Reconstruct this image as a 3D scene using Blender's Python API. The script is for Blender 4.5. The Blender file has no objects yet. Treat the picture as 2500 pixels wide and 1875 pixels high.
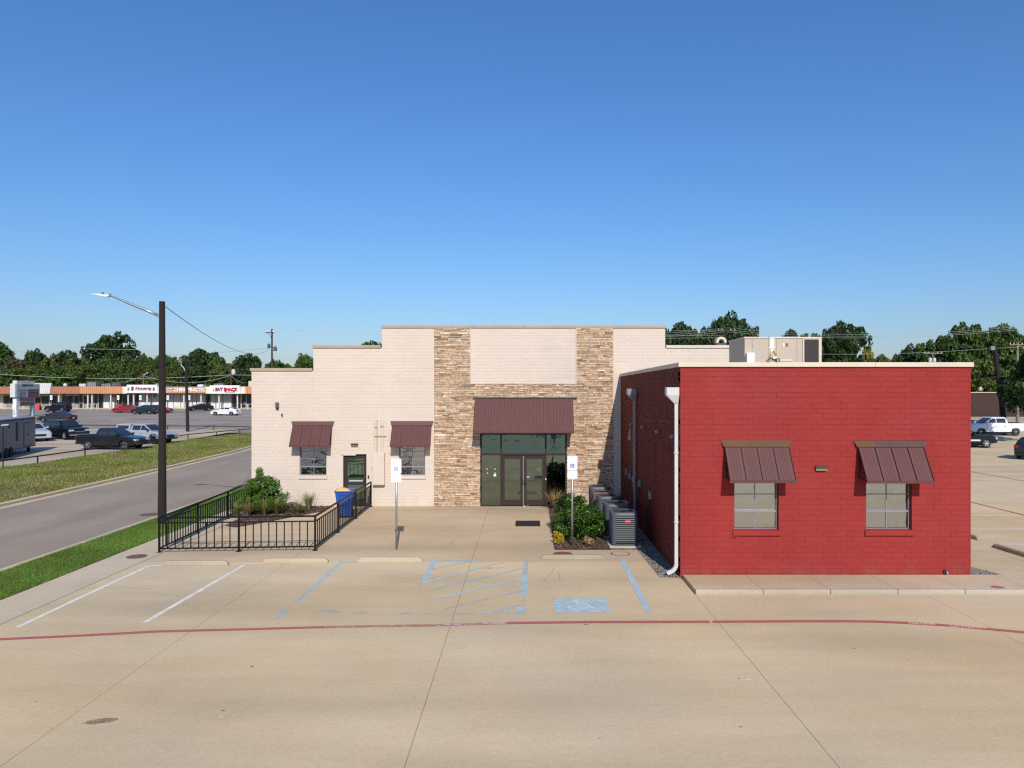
import bpy, math, random
import numpy as np
from mathutils import Vector, Matrix

# ---------------------------------------------------------------- camera, sky, sun, exposure
sc = bpy.context.scene
COL = sc.collection
F, H, U0, V0 = 1766.0, 4.8, 1285.0, 957.0      # focal length (px of a 2500 px frame), eye height, vanishing point
cam_d = bpy.data.cameras.new("camera"); cam = bpy.data.objects.new("camera", cam_d); COL.objects.link(cam)
cam.location = (0, 0, H); cam.rotation_euler = (math.radians(90), 0, 0)
cam_d.sensor_width = 36; cam_d.lens = 36 * F / 2500
cam_d.shift_x = -(U0 - 1250) / 2500; cam_d.shift_y = (V0 - 937.5) / 2500
cam_d.clip_end = 9000; sc.camera = cam

SUN = Vector((0.145, -1.0, 0.715)).normalized()
w = bpy.data.worlds.new("World"); sc.world = w; w.use_nodes = True
nt = w.node_tree; nt.nodes.clear()
sky = nt.nodes.new("ShaderNodeTexSky"); sky.sky_type = 'NISHITA'; sky.sun_disc = False
sky.sun_elevation = math.asin(SUN.z); sky.sun_rotation = math.atan2(SUN.x, SUN.y)
sky.altitude = 0; sky.air_density = 1.35; sky.dust_density = 0.9; sky.ozone_density = 10
bg = nt.nodes.new("ShaderNodeBackground"); bg.inputs[1].default_value = 0.125
out = nt.nodes.new("ShaderNodeOutputWorld")
hs = nt.nodes.new("ShaderNodeHueSaturation"); hs.inputs['Saturation'].default_value = 1.07; hs.inputs['Value'].default_value = 1.05
nt.links.new(sky.outputs[0], hs.inputs['Color']); tn = nt.nodes.new("ShaderNodeVectorMath"); tn.operation = 'MULTIPLY'; tn.inputs[1].default_value = (1.0, .955, 1.03)
nt.links.new(hs.outputs[0], tn.inputs[0]); nt.links.new(tn.outputs[0], bg.inputs[0]); nt.links.new(bg.outputs[0], out.inputs[0])
sd = bpy.data.lights.new("sun", 'SUN'); sd.energy = 4.2; sd.angle = math.radians(0.53); sd.color = (1.0, 0.95, 0.87)
sun = bpy.data.objects.new("sun", sd); COL.objects.link(sun)
sun.rotation_euler = (-SUN).to_track_quat('-Z', 'Y').to_euler(); sun.location = (30, -60, 60)
vs = sc.view_settings; vs.view_transform = 'Standard'; vs.look = 'None'; vs.gamma = 1; vs.use_curve_mapping = False; vs.exposure = 0.0
sc.render.engine = 'CYCLES'
sc.cycles.caustics_reflective = False; sc.cycles.caustics_refractive = False
sc.cycles.max_bounces = 6; sc.cycles.diffuse_bounces = 3; sc.cycles.glossy_bounces = 4; sc.cycles.transparent_max_bounces = 8
sc.cycles.use_denoising = False; sc.cycles.sample_clamp_indirect = 6
sc.cycles.pixel_filter_type = 'BLACKMAN_HARRIS'; sc.cycles.filter_width = 1.3

R = random.Random(11)
NR = np.random.default_rng(5)
SL = 0.0145
def hz(y): return 0.0 if y < 60 else (SL * (y - 60) if y < 150 else SL * 90 + 0.002 * (min(y, 1500) - 150))
def ux(u, d): return (u - U0) * d / F
def vz(v, d): return H - (v - V0) * d / F
def G(u, v):
    k = (v - V0) / F; d = H / k
    if d > 60: d = (H + 60 * SL) / (k + SL)
    return (ux(u, d), d)

# ---------------------------------------------------------------- materials
def lin(c): c = c / 255.0; return c / 12.92 if c <= 0.04045 else ((c + 0.055) / 1.055) ** 2.4
def hx(s): s = s.lstrip('#'); return tuple(lin(int(s[i:i + 2], 16)) for i in (0, 2, 4))
class NT:
    def __init__(s, name):
        s.m = bpy.data.materials.new(name); s.m.use_nodes = True; s.t = s.m.node_tree; s.t.nodes.clear()
        s.o = s.t.nodes.new("ShaderNodeOutputMaterial"); s.p = s.n("ShaderNodeBsdfPrincipled"); s.l(s.p.outputs[0], s.o.inputs[0])
        s.geo = s.n("ShaderNodeNewGeometry")
    def n(s, t, **k):
        x = s.t.nodes.new(t)
        for a, b in k.items(): setattr(x, a, b)
        return x
    def l(s, a, b): s.t.links.new(a, b)
    def noise(s, scale, detail=4, vec=None, rough=0.6, stretch=None):
        x = s.n("ShaderNodeTexNoise"); x.inputs['Scale'].default_value = scale; x.inputs['Detail'].default_value = detail
        x.inputs['Roughness'].default_value = rough
        v = vec or s.geo.outputs['Position']
        if stretch:
            mp = s.n("ShaderNodeVectorMath", operation='MULTIPLY'); s.l(v, mp.inputs[0]); mp.inputs[1].default_value = stretch; v = mp.outputs[0]
        s.l(v, x.inputs['Vector']); return x.outputs[0]
    def math(s, op, a, b=None, c=None):
        x = s.n("ShaderNodeMath", operation=op)
        for i, q in enumerate((a, b, c)):
            if q is None: continue
            if isinstance(q, (int, float)): x.inputs[i].default_value = q
            else: s.l(q, x.inputs[i])
        return x.outputs[0]
    def rng(s, v, a, b, c, d):
        x = s.n("ShaderNodeMapRange"); s.l(v, x.inputs[0])
        for i, q in enumerate((a, b, c, d)): x.inputs[i + 1].default_value = q
        return x.outputs[0]
    def mix(s, f, a, b, mode='MIX'):
        x = s.n("ShaderNodeMix", data_type='RGBA', blend_type=mode)
        for i, q in ((0, f), (6, a), (7, b)):
            if isinstance(q, (int, float)): x.inputs[i].default_value = q
            elif isinstance(q, tuple): x.inputs[i].default_value = (*q[:3], 1)
            else: s.l(q, x.inputs[i])
        return x.outputs[2]
    def ramp(s, f, stops):
        x = s.n("ShaderNodeValToRGB"); e = x.color_ramp.elements
        while len(e) < len(stops): e.new(0.5)
        for q, (p, c) in zip(e, stops): q.position = p; q.color = (*c, 1)
        s.l(f, x.inputs[0]); return x.outputs[0]
    def scale(s, col, f):   # colour times a grey factor
        v = s.n("ShaderNodeVectorMath", operation='SCALE'); 
        if isinstance(col, tuple): v.inputs[0].default_value = col
        else: s.l(col, v.inputs[0])
        if isinstance(f, (int, float)): v.inputs['Scale'].default_value = f
        else: s.l(f, v.inputs['Scale'])
        return v.outputs[0]
    def bump(s, h, st=0.3, dist=0.02):
        b = s.n("ShaderNodeBump"); b.inputs['Strength'].default_value = st; b.inputs['Distance'].default_value = dist
        s.l(h, b.inputs['Height']); s.l(b.outputs[0], s.p.inputs['Normal']); return b
    def rand(s):            # differs per loose piece and per object
        oi = s.n("ShaderNodeObjectInfo")
        return s.math('FRACT', s.math('ADD', s.geo.outputs['Random Per Island'], oi.outputs['Random']))
    def col(s, c):
        if isinstance(c, tuple): s.p.inputs['Base Color'].default_value = (*c, 1)
        else: s.l(c, s.p.inputs['Base Color'])
    def set(s, **k):
        for a, b in k.items(): s.p.inputs[a.replace('_', ' ')].default_value = b
def M(name, c, rough=0.7, var=0.12, scale=2.0, bump=0.0, bscale=40, metal=0.0, rnd=0.0, spec=0.5, grime=0.0, coat=0.0):
    q = NT(name); c = hx(c) if isinstance(c, str) else c
    f = q.rng(q.noise(scale, 5), 0.3, 0.7, 1 - var, 1 + var)
    f = q.math('MULTIPLY', f, q.rng(q.noise(scale * 14, 3), 0.3, 0.7, 1 - var * .5, 1 + var * .5))
    if rnd: f = q.math('MULTIPLY', f, q.rng(q.rand(), 0, 1, 1 - rnd, 1 + rnd))
    k = q.scale(c, f)
    if grime: k = q.mix(q.rng(q.noise(0.9, 6), 0.5, 0.75, 0, grime), k, (0.05, 0.042, 0.033))
    q.col(k); q.set(Roughness=rough, Metallic=metal, Specular_IOR_Level=spec, Coat_Weight=coat)
    if coat: q.set(Coat_Roughness=0.06)
    if bump: q.bump(q.noise(bscale, 4), bump, 0.01)
    return q.m
def concrete(name, c, warm=(1.04, 0.99, 0.9), stain=0.28, gr=1.0, trowel=(0.12, 0.7, 1)):
    q = NT(name); c = hx(c)
    k = q.mix(q.rng(q.noise(0.13, 4), 0.35, 0.65, 0, 1), tuple(a * b for a, b in zip(c, warm)), tuple(a * b for a, b in zip(c, (0.97, 0.99, 1.05))))
    k = q.mix(q.rng(q.noise(0.35, 5, stretch=(1, 1.6, 1)), 0.52, 0.72, 0, 0.35), k, tuple(a * b for a, b in zip(c, (1.05, 0.9, 0.85))))
    f = q.rng(q.noise(0.6, 8, stretch=trowel), 0.35, 0.68, 1 + stain * .35, 1 - stain * .65)
    f = q.math('MULTIPLY', f, q.rng(q.noise(0.22, 6), 0.4, 0.7, 1.04, 1 - stain * .45))
    f = q.math('MULTIPLY', f, q.rng(q.noise(90, 2), 0.2, 0.8, 1 - .14 * gr, 1 + .14 * gr))
    f = q.math('MULTIPLY', f, q.rng(q.noise(14, 4), 0.3, 0.7, 1 - .045 * gr, 1 + .045 * gr))
    v = q.n("ShaderNodeTexVoronoi"); v.inputs['Scale'].default_value = 1.1; q.l(q.geo.outputs['Position'], v.inputs['Vector'])
    f = q.math('MULTIPLY', f, q.rng(v.outputs['Distance'], 0.015, 0.035, 0.55, 1.0))
    dk = q.math('MULTIPLY', q.rng(q.noise(0.8, 7, stretch=(.5, 1, 1)), 0.66, 0.76, 0, 1), 0.35)
    k = q.mix(dk, q.scale(k, f), tuple(a * .55 for a in c))
    q.col(k); q.set(Roughness=0.92, Specular_IOR_Level=0.08)
    q.bump(q.noise(120, 3), 0.25, 0.004)
    return q.m
def paint_ground(name, c, wear, lo=0.42, hi=0.6, scl=5):
    q = NT(name)
    n = q.math('ADD', q.math('MULTIPLY', q.noise(scl, 8, rough=.75), 0.6), q.math('MULTIPLY', q.noise(45, 3), 0.4))
    q.col(q.scale(hx(c), q.rng(q.noise(2.5, 5), 0.3, 0.7, 0.88, 1.1))); q.set(Roughness=0.75, Specular_IOR_Level=0.3)
    tr = q.n("ShaderNodeBsdfTransparent"); mx = q.n("ShaderNodeMixShader")
    a = q.rng(n, lo, hi, 1, 0)
    q.l(q.math('MAXIMUM', q.math('MINIMUM', q.math('ADD', a, 1 - wear), 1.0), 0.0) if wear < 1 else a, mx.inputs[0])
    q.l(tr.outputs[0], mx.inputs[1]); q.l(q.p.outputs[0], mx.inputs[2]); q.l(mx.outputs[0], q.o.inputs[0])
    return q.m
def mirror(name, c, rough=0.03, wav=0.06, scl=1.6, metal=1.0, spec=0.5):
    q = NT(name); q.col(c); q.set(Roughness=rough, Metallic=metal, Specular_IOR_Level=spec)
    q.bump(q.noise(scl, 2), wav, 0.05); return q.m
def leafmat(name, c1, c2, c3, rough=0.5, trans=0.25):
    q = NT(name)
    k = q.ramp(q.rand(), [(0.0, hx(c1)), (0.55, hx(c2)), (1.0, hx(c3))])
    k = q.scale(k, q.rng(q.noise(0.35, 3), 0.35, 0.65, 0.78, 1.2))
    q.col(k); q.set(Roughness=rough, Specular_IOR_Level=0.35)
    t = q.n("ShaderNodeBsdfTranslucent"); q.l(k, t.inputs[0]); mx = q.n("ShaderNodeMixShader"); mx.inputs[0].default_value = trans
    q.l(q.p.outputs[0], mx.inputs[1]); q.l(t.outputs[0], mx.inputs[2]); q.l(mx.outputs[0], q.o.inputs[0])
    return q.m
def brickmat(name, c, rnd=0.05, streak=0.06, bmp=0.25, grime=0.0, warm=0.03):
    q = NT(name); c = hx(c)
    f = q.rng(q.rand(), 0, 1, 1 - rnd, 1 + rnd)
    f = q.math('MULTIPLY', f, q.rng(q.noise(0.7, 6, stretch=(1, 1, .35)), 0.3, 0.7, 1 - streak, 1 + streak))
    f = q.math('MULTIPLY', f, q.rng(q.noise(30, 4), 0.25, 0.75, 0.94, 1.06))
    k = q.scale(c, f)
    k = q.mix(q.rng(q.noise(0.45, 6), 0.5, 0.75, 0, 0.22), k, tuple(a * .8 + .05 for a in c))
    k = q.mix(q.rng(q.noise(1.8, 6, stretch=(.3, 1, 2)), 0.56, 0.74, 0, grime), k, tuple(a * .78 for a in c))
    sx = q.n("ShaderNodeSeparateXYZ"); q.l(q.geo.outputs['Position'], sx.inputs[0])
    sp = q.math('MULTIPLY', q.rng(sx.outputs[2], 0.1, 0.55, 1, 0), q.rng(q.noise(2.2, 7, stretch=(1, 1, .5)), 0.42, 0.7, 0, 0.3))
    k = q.mix(sp, k, tuple(a * .45 + b_ * .3 for a, b_ in zip(c, (.45, .36, .26))))
    q.col(k); q.set(Roughness=0.7, Specular_IOR_Level=0.15)
    q.bump(q.noise(26, 5), bmp, 0.006); return q.m

m_conc = concrete("concrete_tan", '#cbb693', stain=0.24, gr=1.5)
m_walk = concrete("concrete_walk", '#c4ae8e', stain=0.3, gr=1.4)
m_side = concrete("concrete_pale", '#c6b59a', stain=0.18, trowel=(1, .3, 1))
m_kerb = concrete("concrete_kerb", '#b3a996', stain=0.4, gr=1.6)
m_joint = M("joint_filler", '#7a6b58', 0.95)
m_stop = concrete("concrete_stop", '#a39780', stain=0.5, gr=1.4)
m_white = paint_ground("paint_white", '#e8e2d0', 0.6)
m_blue = paint_ground("paint_blue", '#b5c8cc', 0.85, 0.45, 0.62)
m_bluew = paint_ground("paint_blue_worn", '#b4c8cf', 1.0, 0.42, 0.58)
m_bluex = paint_ground("paint_blue_remnant", '#b9c8cc', 1.0, 0.36, 0.52, 2.5)
m_red = paint_ground("paint_red", '#b5635d', 0.85, 0.5, 0.66)
m_redw = paint_ground("paint_red_worn", '#b97b70', 1.0, 0.44, 0.58)
m_letter = paint_ground("paint_letter", '#f2dcd8', 0.8, 0.5, 0.62)
m_asph = concrete("asphalt_street", '#9c8e7d', (1.02, 1, 0.97), stain=0.22, trowel=(.8, .1, 1))
m_asph2 = concrete("asphalt_lot", '#9c9085', (1.02, 1, 0.97), stain=0.45, trowel=(.05, .5, 1))
m_apron = concrete("concrete_apron", '#b8aa96', stain=0.3)

q = NT("lawn_soil")
q.col(q.mix(q.rng(q.noise(0.5, 6), 0.4, 0.62, 0, 1), hx('#63653a'), hx('#7d7048'))); q.set(Roughness=0.95); m_soil = q.m
q = NT("open_ground")
q.col(q.mix(q.rng(q.noise(0.09, 6), 0.4, 0.62, 0, 1), hx('#47532b'), hx('#776b4a'))); q.set(Roughness=0.95); m_ground = q.m
m_blade = leafmat("grass_blade", '#4d6c22', '#688c34', '#8f9b4c', 0.6, 0.3)
m_blade2 = leafmat("grass_dry_blade", '#5c6a28', '#8d8a45', '#b8aa68', 0.6, 0.3)
m_mulch = M("mulch", '#55433a', 0.95, 0.35, 9, 0.8, 60)
m_chip = M("mulch_chip", '#66503f', 0.9, 0.2, 9, rnd=0.45)
m_grav = M("gravel_bed", '#5a524c', 0.95, 0.3, 20, 0.6, 60)
m_peb = M("gravel_stone", '#8d857d', 0.85, 0.15, 12, rnd=0.4)

m_cream = brickmat("painted_brick_cream", '#cfc0b0', 0.016, 0.03, 0.15, 0.38)
m_creamj = M("mortar_cream", '#cbbba9', 0.8, 0.05)
m_redb = brickmat("painted_brick_red", '#90312e', 0.03, 0.09, 0.35, 0.35)
m_redj = M("mortar_red", '#8a2f2d', 0.8, 0.08)
m_redside = brickmat("painted_brick_maroon", '#662420', 0.05, 0.06, 0.3, 0.3)  # same red paint as the front, with the side's shade put into the colour
m_cop = M("coping_metal", '#d0c1ab', 0.55, 0.06, 1.2, 0.05, 8, grime=0.12)
m_copdark = M("coping_bronze", '#a8957d', 0.55, 0.08)
m_roof = M("roof_membrane", '#a7a196', 0.9, 0.15)
q = NT("ledge_stone")
k = q.ramp(q.rand(), [(0, hx('#8e725a')), (.10, hx('#ad8f73')), (.3, hx('#c5a88a')), (.62, hx('#d3ba9e')), (.82, hx('#bd9e80')), (.93, hx('#e0cfb6')), (1, hx('#9c8b7b'))])
k = q.scale(k, q.rng(q.noise(9, 6), 0.3, 0.7, 0.72, 1.22)); k = q.mix(q.rng(q.noise(22, 4), .55, .75, 0, .35), k, hx('#7d5d43'))
q.col(k); q.set(Roughness=0.85, Specular_IOR_Level=0.25); q.bump(q.noise(28, 6), 0.7, 0.02); m_stone = q.m
m_stoneb = M("stone_backing", '#6b543e', 0.95, 0.2)

m_awn = M("awning_metal", '#5d3b38', 0.55, 0.06, 1.5, metal=0.0, spec=0.25)
m_awnc = M("awning_cap_brown", '#603d39', 0.55, 0.06, spec=.25)
m_awnt = M("awning_cap_tan", '#5c3f28', 0.6, 0.14, 3, spec=.2)
m_bronze = M("bronze_frame", '#382d2b', 0.5, 0.05, spec=0.2)
m_black = M("black_frame", '#1f1c1c', 0.5, 0.06)
m_alu = M("window_aluminium", '#8d8d90', 0.45, 0.08, metal=0.3)
m_g_front = mirror("storefront_glass", (.21, .26, .22), 0.02, 0.09, 1.3)
m_g_trans = mirror("transom_glass", (.13, .21, .22), 0.02, 0.22, 1.5)
m_g_red = mirror("window_glass_warm", (.54, .57, .58), 0.05, 0.35, 1.9)
m_g_cream = mirror("window_glass_grey", (.42, .45, .50), 0.03, 0.3, 1.9)
m_g_door = mirror("door_glass_green", (.22, .34, .24), 0.02, 0.03, 1.2)
m_galv = M("galvanised", '#a9abae', 0.38, 0.1, 6, metal=0.75)
m_gut = M("white_metal", '#c6c4c0', 0.4, 0.05, spec=0.5)
m_gutg = M("grey_metal", '#8a8e96', 0.4, 0.06, metal=0.3)
m_signw = M("sign_white", '#e8e9e8', 0.35, 0.03)
m_signb = M("sign_blue", '#7d83bd', 0.4, 0.05)
m_signg = M("sign_green_ink", '#7fae98', 0.5, 0.03)
m_inkg = M("sign_grey_ink", '#c3cfcf', 0.5, 0.03)
m_cond = M("condenser_grey", '#4c5156', 0.45, 0.06)
m_coil = M("condenser_coil", '#15171a', 0.8, 0.1)
m_condr = M("condenser_rusty", '#6f5a52', 0.6, 0.12)
m_badge = M("badge_red", '#d84a5e', 0.35, 0.03)
m_box = M("box_grey", '#7d8082', 0.5, 0.06)
m_rtu = M("unit_beige", '#b6a794', 0.55, 0.05, 1.5)
m_rtud = M("unit_grille", '#2f2a2a', 0.7, 0.12, 30)
m_lab = M("paper_label", '#e8e6e0', 0.6, 0.04)
m_yel = M("conduit_yellow", '#d3b45c', 0.5)
m_dark = M("dark_rubber", '#141416', 0.75, 0.1)
m_iron = M("black_iron", '#0f1011', 0.5, 0.08, spec=0.2)
m_pole = M("creosote_pole", '#211a17', 0.9, 0.2, 5, 0.5, 25)
m_pole2 = M("weathered_pole", '#4d3a2f', 0.9, 0.2, 5, 0.5, 25)
m_pole3 = M("grey_pole", '#8a7a67', 0.9, 0.2, 5, 0.5, 25)
m_wire = M("wire_pale", '#b5b8b5', 0.5)
m_wired = M("wire_dark", '#4a5560', 0.5)
m_rustm = M("rusty_cover", '#7a4a2e', 0.85, 0.25, 8, 0.3, 30)
m_manh = M("iron_cover", '#6a5246', 0.8, 0.25, 8, 0.3, 40)
m_bin = M("bin_blue", '#1d4f9b', 0.42, 0.06)
m_bag = M("bag_yellow", '#d9b674', 0.5, 0.15, 8, 0.3, 14)
m_trunk = M("bark", '#4c3d30', 0.95, 0.25, 6, 0.6, 20)
# ---------------------------------------------------------------- mesh helpers
WL = {}
class MB:
    def __init__(s): s.v = []; s.f = []
    def add(s, vs_, fs):
        b = len(s.v); s.v += [tuple(p) for p in vs_]; s.f += [tuple(b + i for i in f) for f in fs]; return s
    def box(s, x0, x1, y0, y1, z0, z1):
        return s.add([(x0, y0, z0), (x1, y0, z0), (x1, y1, z0), (x0, y1, z0), (x0, y0, z1), (x1, y0, z1), (x1, y1, z1), (x0, y1, z1)],
                     [(3, 2, 1, 0), (4, 5, 6, 7), (0, 1, 5, 4), (1, 2, 6, 5), (2, 3, 7, 6), (3, 0, 4, 7)])
    def hexa(s, a, b):   # two quads joined
        return s.add(list(a) + list(b), [(3, 2, 1, 0), (4, 5, 6, 7), (0, 1, 5, 4), (1, 2, 6, 5), (2, 3, 7, 6), (3, 0, 4, 7)])
    def bar(s, p, q, w_, h_=None, up=(0, 0, 1)):   # square bar between two points
        p, q = Vector(p), Vector(q); d = (q - p).normalized(); u = Vector(up)
        if abs(d.dot(u)) > 0.95: u = Vector((0, 1, 0))
        a = d.cross(u).normalized() * (w_ / 2); b = a.cross(d).normalized() * ((h_ or w_) / 2)
        return s.hexa([p - a - b, p + a - b, p + a + b, p - a + b], [q - a - b, q + a - b, q + a + b, q - a + b])
    def tube(s, pts, r, n=8, cap=True):
        pts = [Vector(p) for p in pts]; rs = r if isinstance(r, (list, tuple)) else [r] * len(pts); rings = []
        ref = None
        for i, p in enumerate(pts):
            d = (pts[min(i + 1, len(pts) - 1)] - pts[max(i - 1, 0)]).normalized()
            if ref is None: ref = Vector((1, 0, 0)) if abs(d.x) < .8 else Vector((0, 1, 0))
            a = (ref - d * ref.dot(d)).normalized(); b = d.cross(a); ref = a
            rings.append([p + (a * math.cos(2 * math.pi * k / n) + b * math.sin(2 * math.pi * k / n)) * rs[i] for k in range(n)])
        s.rings(rings, cap); return s
    def rings(s, rings, cap=True, closed=True):
        b = len(s.v); n = len(rings[0])
        for r in rings: s.v += [tuple(p) for p in r]
        for i in range(len(rings) - 1):
            for k in range(n if closed else n - 1):
                k2 = (k + 1) % n
                s.f.append((b + i * n + k, b + i * n + k2, b + (i + 1) * n + k2, b + (i + 1) * n + k))
        if cap:
            s.f.append(tuple(b + k for k in range(n))[::-1]); s.f.append(tuple(b + (len(rings) - 1) * n + k for k in range(n)))
        return s
    def cyl(s, c, r, z0, z1, n=16, r2=None):
        r2 = r if r2 is None else r2
        return s.rings([[(c[0] + q_ * math.cos(2 * math.pi * k / n), c[1] + q_ * math.sin(2 * math.pi * k / n), z) for k in range(n)] for q_, z in ((r, z0), (r2, z1))])
    def ycyl(s, c, r, y0, y1, n=16, r2=None):
        r2 = r if r2 is None else r2
        return s.rings([[(c[0] + q_ * math.cos(2 * math.pi * k / n), y, c[1] + q_ * math.sin(2 * math.pi * k / n)) for k in range(n)] for q_, y in ((r, y0), (r2, y1))])
    def prism(s, poly, z0, z1):
        n = len(poly)
        return s.add([(x, y, z0) for x, y in poly] + [(x, y, z1) for x, y in poly],
                     [tuple(range(n))[::-1], tuple(range(n, 2 * n))] + [(i, (i + 1) % n, n + (i + 1) % n, n + i) for i in range(n)])
    def sheet(s, poly, z): n = len(poly); return s.add([(x, y, z) for x, y in poly], [tuple(range(n))])
    def ball(s, c, r, n=10, sq=(1, 1, 1)):
        rg = []
        for i in range(1, n):
            t = math.pi * i / n
            rg.append([(c[0] + r * sq[0] * math.sin(t) * math.cos(2 * math.pi * k / (n * 2)), c[1] + r * sq[1] * math.sin(t) * math.sin(2 * math.pi * k / (n * 2)), c[2] - r * sq[2] * math.cos(t)) for k in range(n * 2)])
        return s.rings(rg)
    def mesh(s, name):
        me = bpy.data.meshes.new(name); me.from_pydata(s.v, [], s.f); me.validate(); me.update(); return me
    def build(s, name, mat, parent=None, local=False, smooth=False, bevel=0, **tags):
        if parent is not None:
            o_ = Vector((0, 0, 0)) if local else WL[parent.name]
        else:
            a = np.array(s.v); o_ = Vector(((a[:, 0].min() + a[:, 0].max()) / 2, (a[:, 1].min() + a[:, 1].max()) / 2, a[:, 2].min())) if not local else Vector((0, 0, 0))
        if o_.length: s.v = [(p[0] - o_.x, p[1] - o_.y, p[2] - o_.z) for p in s.v]
        me = s.mesh(name); ob = bpy.data.objects.new(name, me); COL.objects.link(ob)
        for m_ in (mat if isinstance(mat, (list, tuple)) else [mat]): me.materials.append(m_)
        if smooth: me.polygons.foreach_set("use_smooth", [True] * len(me.polygons))
        if parent is not None: ob.parent = parent; WL[ob.name] = WL[parent.name]
        else: ob.location = o_; WL[ob.name] = o_.copy()
        if bevel:
            b = ob.modifiers.new("bevel", 'BEVEL'); b.width = bevel; b.segments = 2; b.limit_method = 'ANGLE'
        for k_, v_ in tags.items(): ob[k_] = v_
        return ob
def thing(name, label, cat, loc=(0, 0, 0), rz=0, group=None):
    o = bpy.data.objects.new(name, None); COL.objects.link(o); o.location = loc; o.rotation_euler = (0, 0, rz); o.empty_display_size = .3
    o['label'] = label; o['category'] = cat
    if group: o['group'] = group
    WL[o.name] = Vector(loc); return o
def struct(name, loc=(0, 0, 0)):
    o = bpy.data.objects.new(name, None); COL.objects.link(o); o.location = loc; o['kind'] = 'structure'; WL[o.name] = Vector(loc); return o
def T(label, cat, group=None):
    d = dict(label=label, category=cat)
    if group: d['group'] = group
    return d
def place(me, name, parent, loc, scale=(1, 1, 1), rot=(0, 0, 0)):
    ob = bpy.data.objects.new(name, me); COL.objects.link(ob); ob.parent = parent
    ob.location = Vector(loc) - WL[parent.name]; ob.scale = scale; ob.rotation_euler = rot; return ob
def dup(root, loc, rz=0, label=None, scale=None):
    r = root.copy(); COL.objects.link(r); r.location = loc; r.rotation_euler = (0, 0, rz); WL[r.name] = Vector(loc)
    if label: r['label'] = label
    if scale: r.scale = scale
    for ch in list(root.children):
        c = ch.copy(); COL.objects.link(c); c.parent = r
        for g in list(ch.children):
            d = g.copy(); COL.objects.link(d); d.parent = c
    return r
def recolour(ob, m_):
    for i, s_ in enumerate(ob.material_slots): s_.link = 'OBJECT'; s_.material = m_
def text(body, size, mat, parent, loc, rot=(math.pi / 2, 0, 0), name='lettering', sx=1.0, ext=0.002, bold=0.0, align='CENTER'):
    c = bpy.data.curves.new(name, 'FONT'); c.body = body; c.size = size; c.extrude = ext; c.offset = bold
    c.align_x = align; c.align_y = 'CENTER'; c.materials.append(mat); c.resolution_u = 3
    t_ = bpy.data.objects.new(name + '_curve', c); me = bpy.data.meshes.new_from_object(t_); bpy.data.objects.remove(t_); bpy.data.curves.remove(c); me.name = name
    o = bpy.data.objects.new(name, me); COL.objects.link(o); o.parent = parent; o.location = Vector(loc) - WL[parent.name]
    o.rotation_euler = rot; o.scale = (sx, 1, 1); return o
def npmesh(name, verts, faces4, mat, parent=None, local=True, **tags):
    me = bpy.data.meshes.new(name); nv = len(verts); nf = len(faces4); k = faces4.shape[1]
    me.vertices.add(nv); me.vertices.foreach_set("co", verts.astype(np.float32).ravel())
    me.loops.add(nf * k); me.loops.foreach_set("vertex_index", faces4.astype(np.int32).ravel())
    me.polygons.add(nf); me.polygons.foreach_set("loop_start", np.arange(0, nf * k, k, dtype=np.int32))
    me.materials.append(mat); me.update(calc_edges=True)
    ob = bpy.data.objects.new(name, me); COL.objects.link(ob)
    if parent is not None: ob.parent = parent; WL[ob.name] = WL[parent.name]
    for k_, v_ in tags.items(): ob[k_] = v_
    return ob
def sub(rects, holes):
    for hx0, hx1, hz0, hz1 in holes:
        o_ = []
        for x0, x1, z0, z1 in rects:
            if hx1 <= x0 or hx0 >= x1 or hz1 <= z0 or hz0 >= z1: o_.append((x0, x1, z0, z1)); continue
            if hz0 > z0: o_.append((x0, x1, z0, hz0))
            if hz1 < z1: o_.append((x0, x1, hz1, z1))
            a, b = max(z0, hz0), min(z1, hz1)
            if hx0 > x0: o_.append((x0, hx0, a, b))
            if hx1 < x1: o_.append((hx1, x1, a, b))
        rects = o_
    return rects
def bricks(rects, holes, course, length, z00, gap=0.008):
    """running bond of rectangles clipped to the wall"""
    out_ = []
    for X0, X1, Z0, Z1 in rects:
        k0 = int(math.floor((Z0 - z00) / course)); k = k0
        while z00 + k * course < Z1 - 0.004:
            za, zb = max(Z0, z00 + k * course), min(Z1, z00 + (k + 1) * course)
            off = (0.5 if k % 2 else 0.0) * length; j = math.floor((X0 - off) / length)
            while off + j * length < X1 - 0.004:
                xa, xb = max(X0, off + j * length), min(X1, off + (j + 1) * length)
                if xb - xa > .02 and zb - za > .015: out_ += [(r, xb - xa > length * .98 and zb - za > course * .98) for r in sub([(xa, xb, za, zb)], holes)]
                j += 1
            k += 1
    g = gap / 2; gx = .0006
    res = []
    for (a, b, c, d), full in out_:
        if b - a > .03 and d - c > .02: res.append((a + gx, b - gx, c + g, d - g, full and b - a > length * .95))
    return res
def brick_faces(mb, r, y, proud, ch=0.004, side=None):
    x0, x1, z0, z1 = r[:4]; f = y - proud
    cw = ch * .2; p = [(x0, y, z0), (x1, y, z0), (x1, y, z1), (x0, y, z1), (x0 + cw, f, z0 + ch), (x1 - cw, f, z0 + ch), (x1 - cw, f, z1 - ch), (x0 + cw, f, z1 - ch)]
    if side is not None: p = [(side + (q_[1] - y), -q_[0], q_[2]) for q_ in p]
    mb.add(p, [(4, 5, 6, 7), (0, 1, 5, 4), (1, 2, 6, 5), (2, 3, 7, 6), (3, 0, 4, 7)])
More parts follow.
